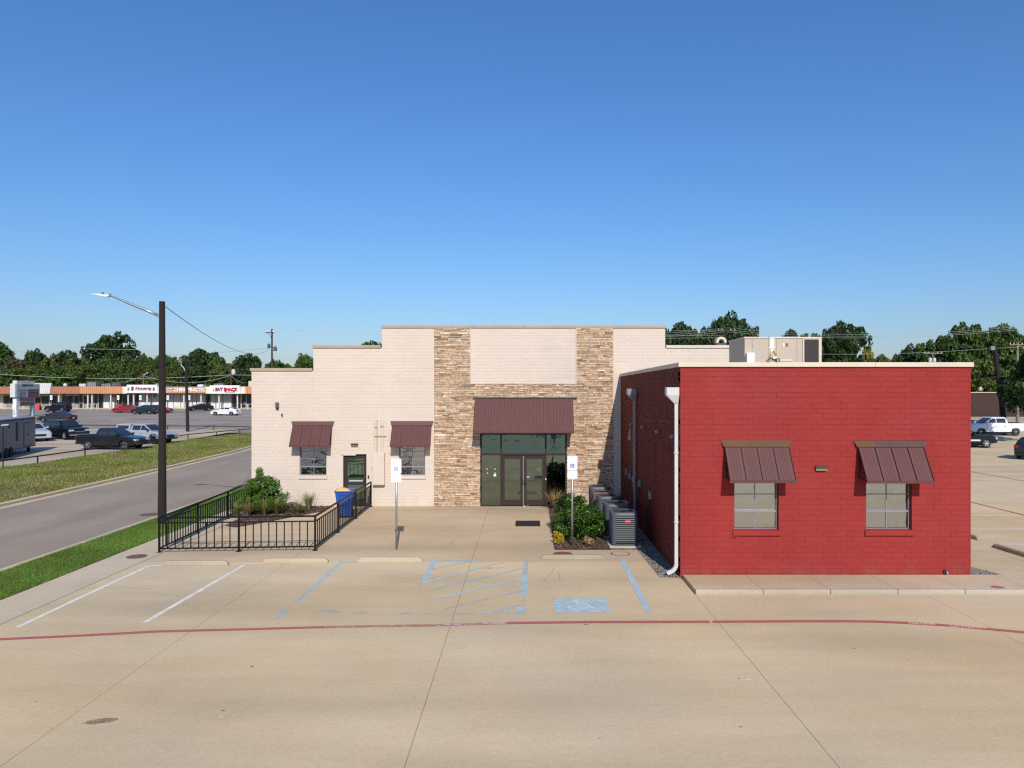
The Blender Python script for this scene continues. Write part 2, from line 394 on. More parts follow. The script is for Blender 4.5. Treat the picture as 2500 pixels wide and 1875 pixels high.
def leaf_cloud(cent, rad, per, size, aspect=1.0, up=0.35, jitter=0.9, squash=1.0):
    cent = np.asarray(cent); n = len(cent) * per
    c = np.repeat(cent, per, 0); r = np.repeat(np.asarray(rad), per)
    d = NR.normal(size=(n, 3)); d[:, 2] += up; d /= np.linalg.norm(d, axis=1)[:, None]
    p = c + d * (r * NR.uniform(.55, 1.08, n) ** .7)[:, None] * np.array([1, 1, squash])
    nn = d + NR.normal(size=(n, 3)) * jitter * .6; nn /= np.linalg.norm(nn, axis=1)[:, None]
    a = np.cross(nn, NR.normal(size=(n, 3))); a /= np.linalg.norm(a, axis=1)[:, None]; b = np.cross(nn, a)
    s_ = (size * NR.uniform(.6, 1.3, n))[:, None]
    v = np.stack([p - a * s_ * aspect, p - b * s_ * .62, p + a * s_ * aspect, p + b * s_ * .62], 1).reshape(-1, 3)
    return v, np.arange(n * 4).reshape(n, 4)
def blades(P, hgt, wid, lean=0.5):
    n = len(P); a = NR.uniform(0, 2 * np.pi, n); h_ = hgt * NR.uniform(.5, 1.25, n)
    dx, dy = np.cos(a) * wid, np.sin(a) * wid; la = NR.uniform(0, 2 * np.pi, n); ll = h_ * lean * NR.uniform(.1, 1, n)
    b0 = P + np.stack([dx, dy, 0 * a], 1); b1 = P - np.stack([dx, dy, 0 * a], 1)
    t_ = P + np.stack([np.cos(la) * ll, np.sin(la) * ll, h_], 1)
    return np.stack([b0, b1, t_], 1).reshape(-1, 3), np.arange(n * 3).reshape(n, 3)
def inside(P, poly):
    x, y = P[:, 0], P[:, 1]; r = np.zeros(len(P), bool); j = len(poly) - 1
    for i in range(len(poly)):
        xi, yi = poly[i]; xj, yj = poly[j]
        r ^= ((yi > y) != (yj > y)) & (x < (xj - xi) * (y - yi) / (yj - yi + 1e-12) + xi); j = i
    return r
def scatter(poly, n):
    a = np.array(poly); P = NR.uniform(a.min(0), a.max(0), (n, 2)); P = P[inside(P, poly)]
    return np.column_stack([P, np.zeros(len(P))])
def strip(mb, pts, wdt, z=0.004):
    pts = [Vector(p) for p in pts]
    L_, R_ = [], []
    for i, p in enumerate(pts):
        d = (pts[min(i + 1, len(pts) - 1)] - pts[max(i - 1, 0)]).normalized(); nrm = Vector((-d.y, d.x))
        L_.append(p + nrm * wdt / 2); R_.append(p - nrm * wdt / 2)
    mb.rings([[(a.x, a.y, z), (b.x, b.y, z)] for a, b in zip(R_, L_)], cap=False, closed=False)
    return mb
def wheelchair(mb, fn):
    cnt = [0]
    def st(pts, w_):
        pts = [Vector(p) for p in pts]
        for a, b in zip(pts, pts[1:]):
            d = (b - a).normalized() * (w_ * .35); n_ = Vector((-d.y, d.x)).normalized() * w_ / 2
            q_ = [a - d - n_, b + d - n_, b + d + n_, a - d + n_]; cnt[0] += 1; mb.add([fn(p.x, p.y, cnt[0] * .00025) for p in q_], [(0, 1, 2, 3)])
    st([(.46, .30 + .0) if 0 else (.42 + .2 * math.cos(t), .32 + .2 * math.sin(t)) for t in [math.radians(110 + 22 * k) for k in range(12)]], .06)
    st([(.40, .74), (.43, .46), (.64, .46), (.74, .22), (.82, .22)], .08)
    st([(.41, .60), (.58, .60)], .06)
    mb.add([fn(.40 + .07 * math.cos(t), .85 + .07 * math.sin(t), 0) for t in [2 * math.pi * k / 12 for k in range(12)]], [tuple(range(12))])

# ---------------------------------------------------------------- ground, paving, streets
def road_x(y): return -0.0009 * max(0, y - 20) ** 2 if y > 20 else 0.0
ys = [-1500, -60, 20, 40, 60, 90, 120, 150, 300, 1500, 6000]
mb = MB(); mb.rings([[(-5000, y, hz(y) - 0.14), (5000, y, hz(y) - 0.14)] for y in ys], cap=False, closed=False)
mb.build('ground', m_ground, kind='structure', local=True)

lot = struct('parking_lot')
mb = MB(); mb.box(-10.85, 60, -26, 95, -0.13, -0.05)
mb.build('joint_filler', m_joint, lot)
def slab(x0, x1, y0, y1, mt=None):
    g = 0.004; mb = MB()
    n = max(1, int((y1 - 58) / 8)) if y1 > 60 else 1
    yy = [y0 + g + (y1 - y0 - 2 * g) * i / n for i in range(n + 1)]
    mb.rings([[(x0 + g, y, hz(y) - .11), (x1 - g, y, hz(y) - .11), (x1 - g, y, hz(y)), (x0 + g, y, hz(y))] for y in yy])
    mb.build('slab', mt or m_conc, lot)
xc = [-10.85, -6.74, -1.56, 4.0, 9.45, 14.9, 20.4, 26.0, 31.5, 37, 42.5, 48, 53.5, 60]
for i in range(len(xc) - 1):
    a, b = xc[i], xc[i + 1]
    if b <= 4.01:
        slab(a, b, -26, 17.7)
        slab(a, b, 17.7, 20.42)
        slab(a, b, 20.42, 30.55, m_walk)
    else:
        slab(a, b, -26, 17.16)
for i in range(4, len(xc) - 1):
    a, b = xc[i], xc[i + 1]
    if i == 4: a = 11.42
    y_ = 18.66 if b < 15 else 17.16
    for y2 in (27, 36.5, 46, 55, 60, 68, 76, 84, 95):
        slab(a, b, y_, y2); y_ = y2
slab(9.45, 11.42, 30.6, 46); slab(4.0, 9.45, 60, 95)

# raised walk in front of the red wing
fw = struct('sidewalk')
xs_ = [4.02, 5.63, 7.23, 8.83, 10.43, 12.03, 13.63, 15.2]
for a, b in zip(xs_, xs_[1:]):
    MB().box(a + .004, b - .004, 17.33, 18.60, -.08, 0.1).build('slab', m_walk, fw)
    MB().box(a + .004, b - .004, 17.18, 17.326, -.08, 0.102).build('kerb_stone', m_kerb, fw, bevel=.018)

# public sidewalk and street on the left
sw = struct('sidewalk')
y = -20.0
while y < 62:
    y2 = y + 1.55; o1, o2 = road_x(y) * .5, road_x(y2) * .5
    mb = MB(); mb.hexa([(-12.08 + o1, y + .005, -.1), (-10.852 + o1, y + .005, -.1), (-10.852 + o2, y2 - .005, -.1), (-12.08 + o2, y2 - .005, -.1)],
                       [(-12.08 + o1, y + .005, 0.012), (-10.852 + o1, y + .005, 0.012), (-10.852 + o2, y2 - .005, 0.012), (-12.08 + o2, y2 - .005, 0.012)])
    mb.build('slab', m_side, sw); y = y2
yy = [-40 + 4 * i for i in range(60)]
def band(name, xa, xb, z, mat, y0=-40, y1=180, **k):
    Y = [y for y in yy if y0 < y < y1]; Y = [y0] + Y + [y1]
    mb = MB(); mb.rings([[(xa + road_x(y), y, hz(y) + z), (xb + road_x(y), y, hz(y) + z)] for y in Y], cap=False, closed=False)
    return mb.build(name, mat, local=True, kind='structure', **k)
band('street', -22.35, -14.15, -0.11, m_asph)
def kerb(xa, xb, y0, y1):
    k_ = struct('kerb'); y = y0
    while y < y1:
        y2 = y + 3.0; mb = MB()
        mb.hexa([(xa + road_x(y), y + .004, hz(y) - .2), (xb + road_x(y), y + .004, hz(y) - .2), (xb + road_x(y2), y2 - .004, hz(y2) - .2), (xa + road_x(y2), y2 - .004, hz(y2) - .2)],
                [(xa + road_x(y), y + .004, hz(y) + .02), (xb + road_x(y), y + .004, hz(y) + .02), (xb + road_x(y2), y2 - .004, hz(y2) + .02), (xa + road_x(y2), y2 - .004, hz(y2) + .02)])
        mb.build('kerb_stone', m_side, k_, bevel=.02); y = y2
kerb(-14.20, -14.02, -10, 78); kerb(-22.62, -22.32, -10, 79)
# gutter pans, paler than the street
band('gutter', -14.6, -14.18, -0.105, m_side, -10, 78); band('gutter', -22.34, -21.9, -0.105, m_side, -10, 79)
band('lawn', -14.04, -12.06, -0.012, m_soil, -20, 70)
fg_poly = [(-22.6, 5), (-33.0, 5), (-33.0, 70), (-32.2, 74), (-31, 78), (-29, 80.5), (-26, 80.5), (-24.2, 64), (-22.95, 40), (-22.6, 20)]
MB().sheet([(x, y) for x, y in fg_poly], 0.0).build('verge', m_soil, local=True, kind='structure')
mb = MB()
mb.rings([[(-33.0, y, hz(y) + .006), (-140, y, hz(y) + .006)] for y in (10, 60, 70, 87)], cap=False, closed=False)
mb.build('concrete_apron', m_apron, local=True, kind='structure')
mb = MB()
mb.rings([[(-22.4 + road_x(y), y, hz(y) + .012), (-170, y, hz(y) + .012)] for y in (86.5, 100, 120, 150, 151)], cap=False, closed=False)
mb.build('mall_parking', m_asph2, local=True, kind='structure')
mb = MB(); mb.rings([[(-25.5, y, hz(y) + .009), (-33.2, y, hz(y) + .009)] for y in (79.5, 87)], cap=False, closed=False)
mb.build('driveway', m_asph2, local=True, kind='structure')

# grass
def lawn(name, poly, n, h_, wd, mat, z=0.0, fn=None, patch=None):
    P = scatter(poly, n)
    if patch is not None:
        f_ = np.sin(P[:, 0] * 1.3 + 2 * np.sin(P[:, 1] * .35)) + np.sin(P[:, 1] * .9 + 1.7 * np.sin(P[:, 0] * .6)); P = P[f_ + NR.normal(size=len(P)) * .9 > patch]
    P[:, 2] = z + np.array([hz(y) for y in P[:, 1]])
    if fn is not None: P[:, 0] += np.array([fn(y) for y in P[:, 1]])
    v, f = blades(P, h_, wd); return npmesh(name, v, f, mat, kind='stuff')
lawn('grass', [(-14.0, 15), (-12.1, 15), (-12.1, 32), (-14.0, 32)], 90000, 0.075, 0.006, m_blade, fn=road_x)
lawn('grass', [(-14.0, 32), (-12.1, 32), (-12.1, 64), (-14.0, 64)], 45000, 0.08, 0.012, m_blade, fn=road_x)
lawn('grass', fg_poly, 190000, 0.09, 0.022, m_blade2, patch=-1.1)
lawn('grass', [(-25, 30), (-33, 30), (-33, 70), (-31, 78), (-26, 79)], 50000, 0.14, 0.02, m_blade, patch=0.9)

# painted markings
def Gp(*pts): return [G(u, v) for u, v in pts]
LZ = [0]
def line(name, pts, wd, mat, z=0.004):
    LZ[0] += 1; z = .0032 + LZ[0] * .00008
    return strip(MB(), Gp(*pts), wd, z).build(name, mat, lot)
line('stall_line', [(364, 1381.5), (215, 1450), (43, 1531.5)], .115, m_white)
line('stall_line', [(597, 1379), (353, 1520)], .115, m_white)
for a, b in ((366, 396), (555, 643), (799, 828)): line('stall_line', [(a, 1382 - (a - 366) * .022), (b, 1382 - (b - 366) * .022)], .085, m_white)
line('blue_line', [(836, 1371), (760, 1437)], .12, m_blue); line('blue_line', [(760, 1437), (722, 1469)], .12, m_bluew); line('blue_line', [(700, 1487), (673, 1510)], .13, m_bluew)
line('blue_line', [(830, 1373), (874, 1372)], .09, m_blue)
line('blue_line', [(1518.5, 1365), (1583.6, 1495)], .15, m_blue); line('blue_line', [(1474, 1365.5), (1524, 1364.5)], .1, m_bluew)
line('blue_line', [(1061, 1369), (1032, 1425)], .14, m_blue, .005); line('blue_line', [(1032, 1425), (1017, 1440)], .12, m_bluex)
line('blue_line', [(1286, 1365), (1281, 1404)], .13, m_bluew); line('blue_line', [(1281, 1404), (1277, 1455)], .17, m_blue); line('blue_line', [(1277, 1455), (1275, 1484)], .14, m_bluex); line('blue_line', [(1275, 1483), (1273.5, 1498)], .17, m_blue)
line('blue_line', [(1028, 1369.5), (1182, 1367.8)], .09, m_blue); line('blue_line', [(1090, 1499), (1274, 1496)], .11, m_bluew); line('blue_line', [(1019, 1500), (1090, 1499)], .1, m_bluex); line('blue_line', [(974, 1501), (1000, 1495)], .16, m_bluex)
for p, q_, m_ in (((1052, 1390), (1150, 1370), m_bluew), ((1034, 1423), (1195, 1381), m_blue), ((1195, 1381), (1235, 1372), m_bluex), ((1056, 1439), (1204, 1405), m_bluew),
                  ((1214, 1402.5), (1284, 1385), m_blue), ((1066, 1463), (1277, 1413), m_blue), ((1225, 1454), (1274, 1443), m_bluew), ((1055, 1495), (1220, 1455), m_bluex), ((1205, 1495), (1266, 1477), m_bluew)):
    line('blue_hatch', [p, q_], .1, m_, .0045)
line('blue_line', [(770, 1497), (800, 1490), (826, 1497)], .25, m_bluex); line('blue_line', [(860, 1497), (895, 1494)], .2, m_bluex)
c4 = Gp((1348.5, 1461.7), (1478.7, 1459.9), (1493, 1495.3), (1356.5, 1497))
pad = MB().sheet(c4[::-1], .0052).build('blue_pad', m_blue, lot)
mb = MB()
def padfn(x, y, e):
    x = .08 + .84 * x; y = .06 + .88 * y
    a = Vector(c4[3]).lerp(Vector(c4[2]), x); b = Vector(c4[0]).lerp(Vector(c4[1]), x); p = a.lerp(b, y); return (p.x, p.y, .009 + e)
wheelchair(mb, padfn); mb.build('wheelchair_symbol', m_bluex if 0 else paint_ground("paint_symbol", '#d8dcd6', 1.0, .47, .64), pad)
RS = [(0, 1561), (181, 1553), (384, 1542), (588, 1537), (791, 1531.4)]
line('fire_lane_stripe', [(-300, 1577)] + RS, .13, m_red)
line('fire_lane_stripe', [(791, 1531.4), (1052, 1527)], .14, m_redw)
line('fire_lane_stripe', [(1052, 1527), (1140, 1524.5), (1240, 1521.5)], .14, m_redw, .0042)
line('fire_lane_stripe', [(1240, 1521.5), (1442, 1519), (1732, 1518.4)], .15, m_red)
line('fire_lane_stripe', [(1740, 1518.4), (1950, 1517), (2069, 1517), (2140, 1518), (2210, 1521), (2300, 1526.5), (2400, 1535), (2500, 1544), (2700, 1566)], .15, m_red)
def gtext(body, u, v, ang, size, sx):
    x, y = G(u, v); return text(body, size, m_letter, lot, (x, y, .008), (0, 0, ang), sx=sx, ext=0.0004)
gtext("FIRE LANE", 2250, 1523.3, -.13, .12, .95); gtext("NO PARKING", 2363, 1531.7, -.17, .12, .9)
gtext("FIRE LANE", 1105, 1525.6, .03, .11, .7); gtext("NO PARKING", 1206, 1522.6, .03, .11, .7)
# right-hand lot
def wl(name, pts, wd, mat):
    mb = MB()
    for (x0, y0), (x1, y1) in zip(pts, pts[1:]):
        d = Vector((x1 - x0, y1 - y0)).normalized(); n_ = Vector((-d.y, d.x)) * wd / 2
        mb.add([(x0 - n_.x, y0 - n_.y, .005 + hz(y0)), (x1 - n_.x, y1 - n_.y, .005 + hz(y1)), (x1 + n_.x, y1 + n_.y, .005 + hz(y1)), (x0 + n_.x, y0 + n_.y, .005 + hz(y0))], [(0, 1, 2, 3)])
    mb.build(name, mat, lot)
wl('fire_lane_stripe', [(19.4, 20), (19.35, 50)], .15, m_red); wl('fire_lane_stripe', [(26.8, 20), (26.8, 59)], .15, m_red)
for y_ in (20.2, 22.8, 25.5, 28.1, 30.8, 33.5): wl('stall_line', [(14.9, y_), (19.2, y_ - .12)], .1, m_white)
for y_ in (39, 42, 45, 48, 51, 54): wl('stall_line', [(27.1, y_), (33.2, y_)], .1, m_white)
wl('stall_line', [(33.3, 36), (33.3, 57)], .1, m_white)
# stains that were spilled: rusty splash on the walk kerb and oil spots
mb = MB(); x, y = 11.35, 17.36
for k_ in range(9): mb.add([(x + R.uniform(-.12, .12) + q_[0] * (.1 - .008 * k_), y + .03 * k_ * .6 + q_[1] * .05, .1045 + k_ * .0001) for q_ in ((-1, -1), (1, -.6), (.7, 1), (-.5, .8))], [(0, 1, 2, 3)])
mb.build('paint_spill', m_red, fw)
# oil spots, specks and hairline cracks
m_oil = paint_ground("oil_stain", '#8d7960', 1.0, .44, .6, 4)
def blot(u, v, a, b, rot=0, mat=None, name='oil_stain', z=.0035):
    x, y = G(u, v); n = 14; pts = []
    for k in range(n):
        t = 2 * math.pi * k / n; r_ = R.uniform(.7, 1.2); px, py = a * r_ * math.cos(t), b * r_ * math.sin(t); pts.append((x + px * math.cos(rot) - py * math.sin(rot), y + px * math.sin(rot) + py * math.cos(rot)))
    MB().sheet(pts, z).build(name, mat or m_oil, lot)
blot(240, 1761, .22, .09, .2); blot(615, 1627, .03, .03, 0, m_joint); blot(545, 1735, .03, .025, 0, m_joint); blot(540, 1752, .035, .02, 0, m_white, 'paint_speck'); blot(1431, 1525, .05, .02, 0, m_joint); blot(1828, 1660, .05, .02, 0, m_white, 'paint_speck'); blot(1805, 1656, .02, .02, 0, m_joint); blot(2085, 1583, .03, .02, 0, m_joint); blot(1808, 1775, .03, .015, 0, m_joint)
for u, v, a, b in ((1542, 1372, .25, .06), (1225, 1385, .5, .12)): blot(u, v, a, b, R.uniform(-.3, .3), paint_ground("old_spill", '#a08a6c', 1.0, .30, .52, 1.6), 'oil_stain', .0028)
def crack(pts):
    w_ = Gp(*pts); o_ = []
    for (ax_, ay_), (bx_, by_) in zip(w_, w_[1:]):
        for k in range(5): t = k / 5; o_.append((ax_ + (bx_ - ax_) * t + R.uniform(-.03, .03), ay_ + (by_ - ay_) * t + R.uniform(-.04, .04)))
    strip(MB(), o_ + [w_[-1]], .007, .003).build('crack', m_joint, lot)
crack([(198, 1439), (240, 1434), (300, 1436), (372, 1437)]); crack([(1363, 1395), (1368, 1418)]); crack([(1098, 1335), (1106, 1318), (1130, 1308)]); crack([(1325, 1419), (1345, 1400), (1356, 1384)]); crack([(2370, 1345), (2440, 1352), (2500, 1370)]); crack([(2370, 1360), (2450, 1364), (2500, 1360)])
# manhole and pipe covers
def cover(u, v, r, mat, label, ring=None, e=0):
    x, y = G(u, v); t_ = thing('manhole_cover', label, 'manhole', (x, y, 0))
    mb = MB(); mb.cyl((x, y), r, -.02, .012 + e, 28); mb.build('lid', mat, t_)
    mb = MB(); n = 28
    mb.rings([[(x + q_ * math.cos(2 * math.pi * k / n), y + q_ * math.sin(2 * math.pi * k / n), z) for k in range(n)] for q_, z in ((r + .035, -.02), (r + .035, .009 + e), (r + .004, .009 + e), (r + .004, -.02))], cap=False)
    mb.build('ring', ring or mat, t_); return t_
cover(334, 1360, .24, m_manh, 'brown iron cover set in the pale sidewalk on the left', None, .014)
cover(1374, 1352.5, .25, m_rustm, 'rusty orange cover behind the wheel stop by the mulch bed')
cover(1514, 1352, .25, m_walk, 'concrete filled cover with rusty ring in front of the condensers', m_rustm)
x, y = G(367, 1250); t_ = thing('manhole_cover', 'iron manhole cover in the grey asphalt street beyond the lamp pole', 'manhole', (x, y, -.11))
MB().cyl((x, y), .38, -.13, -.098, 28).build('lid', m_manh, t_)
p0, p1 = G(1258, 1285), G(1318, 1272)
t_ = thing('door_mat', 'dark rubber mat lying on the concrete before the glass doors', 'mat', ((p0[0] + p1[0]) / 2, (p0[1] + p1[1]) / 2, 0))
MB().box(p0[0], p1[0], p0[1], p1[1], .003, .016).build('mat', m_dark, t_, bevel=.004)
mb = MB()
for k_ in range(10): mb.box(p0[0] + .03, p1[0] - .03, p0[1] + .05 + k_ * .075, p0[1] + .075 + k_ * .075, .0165, .02)
mb.build('rib', m_black, t_)
# wheel stops
def stop_mesh():
    L_, hw, h_ = .92, .085, .125
    sec = [(-hw, 0), (hw, 0), (hw * .78, h_ * .7), (hw * .5, h_), (-hw * .5, h_), (-hw * .78, h_ * .7)]
    mb = MB(); mb.rings([[(x, a * k_, z * kz) for a, z in sec] for x, k_, kz in ((-L_, .9, .45), (-L_ + .09, 1, 1), (L_ - .09, 1, 1), (L_, .9, .45))]); return mb
ws = stop_mesh().build('wheel_stop', m_stop, local=True, bevel=.012)
ws['category'] = 'wheel stop'; ws['group'] = 'concrete wheel stops'
items = [(475, 1380.5, 0, 'concrete wheel stop below the left end of the black railing'), (720, 1374.5, 0.015, 'concrete wheel stop below the right corner of the black railing'),
         (952, 1372, .01, 'concrete wheel stop in front of the left parking sign'), (1398, 1366, .005, 'concrete wheel stop in front of the mulch bed and right sign')]
for i, (u, v, a, lb) in enumerate(items):
    o = ws if i == 0 else ws.copy()
    if i: COL.objects.link(o)
    x, y = G(u, v); o.location = (x, y + .06, .001); o.rotation_euler = (0, 0, a); o['label'] = lb
for x, y, lb in ((14.6, 24.3, 'concrete wheel stop just beyond the right corner of the red wing'), (14.5, 21.45, 'nearest concrete wheel stop right of the red wing')):
    o = ws.copy(); COL.objects.link(o); o.location = (x, y, .001); o.rotation_euler = (0, 0, math.pi / 2 + .05); o['label'] = lb
# ---------------------------------------------------------------- cream building
DY = 30.4; DR = 18.65
cx = lambda u: ux(u, DY)
cz = lambda v: vz(v, DY)
cb = thing('storefront_building', 'pale cream painted brick building with stepped parapet and stone entrance', 'building', (0, DY, 0))
XE = [cx(u) for u in (614, 765, 932.5, 1624, 1791, 1943)]
ZT = [cz(v) for v in (905.5, 849.5, 800.5, 849.5, 905.5)]
ENT = (cx(1173), cx(1383), 0.0, 3.06)
WA = (cx(731.5), cx(797), cz(1161.5), 2.66); WB = (cx(974), cx(1038), cz(1161.5), 2.66)
DO = (cx(837.5), cx(894.5), 0.0, cz(1109))
holes = [ENT, WA, WB, DO]
wall_r = [(XE[i], XE[i + 1], -0.05, ZT[i]) for i in range(5)]
mb = MB()
for r in sub(wall_r, holes): mb.box(r[0], r[1], DY + .006, DY + .24, r[2], r[3])
mb.build('wall', m_creamj, cb)
SL_, SR_ = cx(1060), cx(1496.5); PX0, PX1, PZ = cx(1149), cx(1407), cz(936)
stone_zone = [(SL_, SR_, -.05, PZ), (SL_, PX0, PZ, ZT[2]), (PX1, SR_, PZ, ZT[2])]
bh = holes + [(q_[0] - .04, q_[1] + .04, q_[2] - .125, q_[2]) for q_ in (WA, WB)] + stone_zone + [(3.97, 12, -1, 5.3)]
bl = bricks([(a, b, max(c, 0), d) for a, b, c, d in wall_r], bh, .1378, .305, 0.0)
R.shuffle(bl)
bp = MB(); bp.v = []; 
unit = []
for k_ in range(3):
    m0 = MB(); brick_faces(m0, (-.1519, .1519, -.0649, .0649), 0, .005 + .0012 * k_); me = m0.mesh('brick'); me.materials.append(m_cream); unit.append(me)
rest = MB(); n_ = 0
for r in bl:
    if r[4] and n_ < 300 and r[2] > 1.2: place(R.choice(unit), 'brick', cb, ((r[0] + r[1]) / 2, DY + .006, (r[2] + r[3]) / 2)); n_ += 1
    else: brick_faces(rest, r, DY + .006, R.choice((.005, .0062, .0074)))
rest.build('brick_courses', m_cream, cb, kind='stuff')
# copings
for i in range(5):
    ov0 = .035 if i != 2 else .035; z = ZT[i]
    a = XE[i] - (.06 if i == 0 else (.035 if i in (1, 2) else -.04)); b = XE[i + 1] + (.06 if i == 4 else (.035 if i in (2, 3) else -.04))
    n_ = max(1, round((b - a) / 3.1)); 
    for k_ in range(n_):
        x0 = a + (b - a) * k_ / n_; x1 = a + (b - a) * (k_ + 1) / n_
        MB().box(x0 + (.002 if k_ else 0), x1 - .002, DY - .045, DY + .29, z - .004, z + .115).build('coping', m_copdark if i != 3 else m_cop, cb, bevel=.008)
# side and back walls, roof
bd = DY + 24
mb = MB(); mb.box(XE[0], XE[0] + .24, DY + .243, bd, -.1, ZT[0]); mb.box(XE[5] - .24, XE[5], DY + .243, bd, -.1, ZT[0]); mb.box(XE[0], XE[5], bd + .003, bd + .24, -.1, ZT[0])
mb.build('side_wall', m_cream, cb)
MB().box(XE[0] + .243, XE[5] - .243, DY + .245, bd, 4.85, 4.95).build('roof', m_roof, cb)
# interior floor and back partition so the glass is not a void
MB().box(XE[0] + .3, XE[5] - .3, DY + 3.0, DY + 3.1, 0, 4.8).build('partition', m_dark, cb)
# ledge stone veneer
sv = MB()
for r in sub(stone_zone, [ENT]): sv.box(r[0], r[1], DY - .012, DY + .004, max(r[2], 0), r[3])
sv = sv.build('stone_veneer', m_stoneb, cb)
uni = []
def stone_unit(rr):
    j = lambda s: rr.uniform(-s, s)
    bk = [(-.5, 0, -.5), (.5, 0, -.5), (.5, 0, .5), (-.5, 0, .5)]
    fr = [(-.5 + rr.uniform(.01, .05), -1 + j(.25), -.5 + rr.uniform(.05, .2)), (.5 - rr.uniform(.01, .05), -1 + j(.25), -.5 + rr.uniform(.05, .2)),
          (.5 - rr.uniform(.01, .05), -1 + j(.25), .5 - rr.uniform(.03, .14)), (-.5 + rr.uniform(.01, .05), -1 + j(.25), .5 - rr.uniform(.03, .14))]
    m_ = ((fr[0][0] + fr[1][0]) / 2 + j(.2), -1 + j(.3), j(.2))
    return bk + fr + [m_], [(4, 5, 8), (5, 6, 8), (6, 7, 8), (7, 4, 8), (0, 1, 5, 4), (1, 2, 6, 5), (2, 3, 7, 6), (3, 0, 4, 7)]
for k_ in range(10):
    v, f = stone_unit(R); m0 = MB(); m0.add(v, f); me = m0.mesh('stone'); me.materials.append(m_stone); uni.append(me)
stones = []
z = 0.0
marks = [3.06, PZ, ZT[2]]
while z < ZT[2] - .03:
    h_ = R.choice((.042, .05, .058, .066, .075, .09)); nx = [m_ for m_ in marks if m_ > z + .001][0]
    if z + h_ > nx - .04: h_ = nx - z
    iv = [(SL_, SR_)] if z < PZ - .001 else [(SL_, PX0), (PX1, SR_)]
    if z < 3.05: iv = [(SL_, ENT[0]), (ENT[1], SR_)]
    for a, b in iv:
        x = a
        while x < b - .01:
            L_ = R.choice((.14, .2, .26, .32, .4, .5)) * R.uniform(.85, 1.15)
            if x + L_ > b - .09: L_ = b - x
            if h_ > .07 and R.random() < .35:
                c_ = h_ * R.uniform(.4, .6); stones += [(x, x + L_, z, z + c_), (x, x + L_, z + c_, z + h_)]
            else: stones.append((x, x + L_, z, z + h_))
            x += L_
    z += h_
stones.sort(key=lambda r: -(r[1] - r[0]) * (r[3] - r[2]) * (0.2 if (r[0] > .8 and r[2] < 1.3) else 1))
rest = MB()
for i, r in enumerate(stones):
    dp = R.choice((.016, .022, .028, .038)); g = .002
    if i < 300: place(R.choice(uni), 'stone', sv, ((r[0] + r[1]) / 2, DY - .012, (r[2] + r[3]) / 2), (r[1] - r[0] - 2 * g, dp, r[3] - r[2] - 2 * g))
    else:
        v, f = stone_unit(R); w_, h_ = r[1] - r[0] - 2 * g, r[3] - r[2] - 2 * g
        rest.add([((r[0] + r[1]) / 2 + p[0] * w_, DY - .012 + p[1] * dp, (r[2] + r[3]) / 2 + p[2] * h_) for p in v], f)
rest.build('ledge_stones', m_stone, sv, kind='stuff')
# edge trim of the inset brick sign panel
mb = MB(); mb.box(PX0 - .012, PX0 + .012, DY - .05, DY - .013, PZ, ZT[2]); mb.box(PX1 - .012, PX1 + .012, DY - .05, DY - .013, PZ, ZT[2]); mb.box(PX0 - .012, PX1 + .012, DY - .05, DY - .013, PZ - .03, PZ - .002)
mb.build('panel_trim', m_cream, cb)

# windows
def window(parent, r, yf, rec, cols, rows, glass, sillmat, rail=True, frame=None):
    x0, x1, z0, z1 = r; y = yf + rec; fm = frame or m_alu
    mb = MB(); t = .035
    mb.box(x0, x0 + t, y, y + .06, z0, z1); mb.box(x1 - t, x1, y, y + .06, z0, z1); mb.box(x0 + t, x1 - t, y, y + .06, z0, z0 + t * 1.3); mb.box(x0 + t, x1 - t, y, y + .06, z1 - t, z1)
    wn = mb.build('window', fm, parent)
    pw, ph = (x1 - x0 - 2 * t) / cols, (z1 - z0 - 2.3 * t) / rows; zb = z0 + 1.3 * t
    mb = MB()
    for c_ in range(1, cols): mb.box(x0 + t + pw * c_ - .011, x0 + t + pw * c_ + .011, y + .012, y + .04, zb, z1 - t)
    for k_ in range(1, rows):
        big = rail and k_ == 1
        mb.box(x0 + t, x1 - t, y + (-.012 if big else .008), y + .042, zb + ph * k_ - (.026 if big else .012), zb + ph * k_ + (.026 if big else .012))
    mb.build('muntin', fm, wn)
    for c_ in range(cols):
        for k_ in range(rows):
            a, b = x0 + t + pw * c_ + .012, x0 + t + pw * (c_ + 1) - .012; c2, d2 = zb + ph * k_ + .013, zb + ph * (k_ + 1) - .013
            tx, tz = R.uniform(-.004, .004), R.uniform(-.004, .004); yy_ = y + .026
            m0 = MB(); m0.hexa([(a, yy_ + tx, c2), (b, yy_ - tx, c2 + 0), (b, yy_ + .005 - tx, c2), (a, yy_ + .005 + tx, c2)], [(a, yy_ + tx + tz, d2), (b, yy_ - tx + tz, d2), (b, yy_ + .005 - tx + tz, d2), (a, yy_ + .005 + tx + tz, d2)])
            m0.build('pane', glass, wn)
    mb = MB(); mb.hexa([(x0 - .04, yf - .05, z0 - .125), (x1 + .04, yf - .05, z0 - .125), (x1 + .04, yf + rec - .002, z0 - .125), (x0 - .04, yf + rec - .002, z0 - .125)],
                       [(x0 - .04, yf - .05, z0 + .003), (x1 + .04, yf - .05, z0 + .003), (x1 + .04, yf + rec - .002, z0 + .022), (x0 - .04, yf + rec - .002, z0 + .022)])
    mb.build('sill', sillmat, wn)
    mb = MB()   # painted reveals
    mb.box(x0 - .02, x0 - .001, yf + .004, y + .05, z0, z1); mb.box(x1 + .001, x1 + .02, yf + .004, y + .05, z0, z1); mb.box(x0, x1, yf + .004, y + .05, z1 + .001, z1 + .02)
    mb.build('reveal', sillmat, wn); return wn
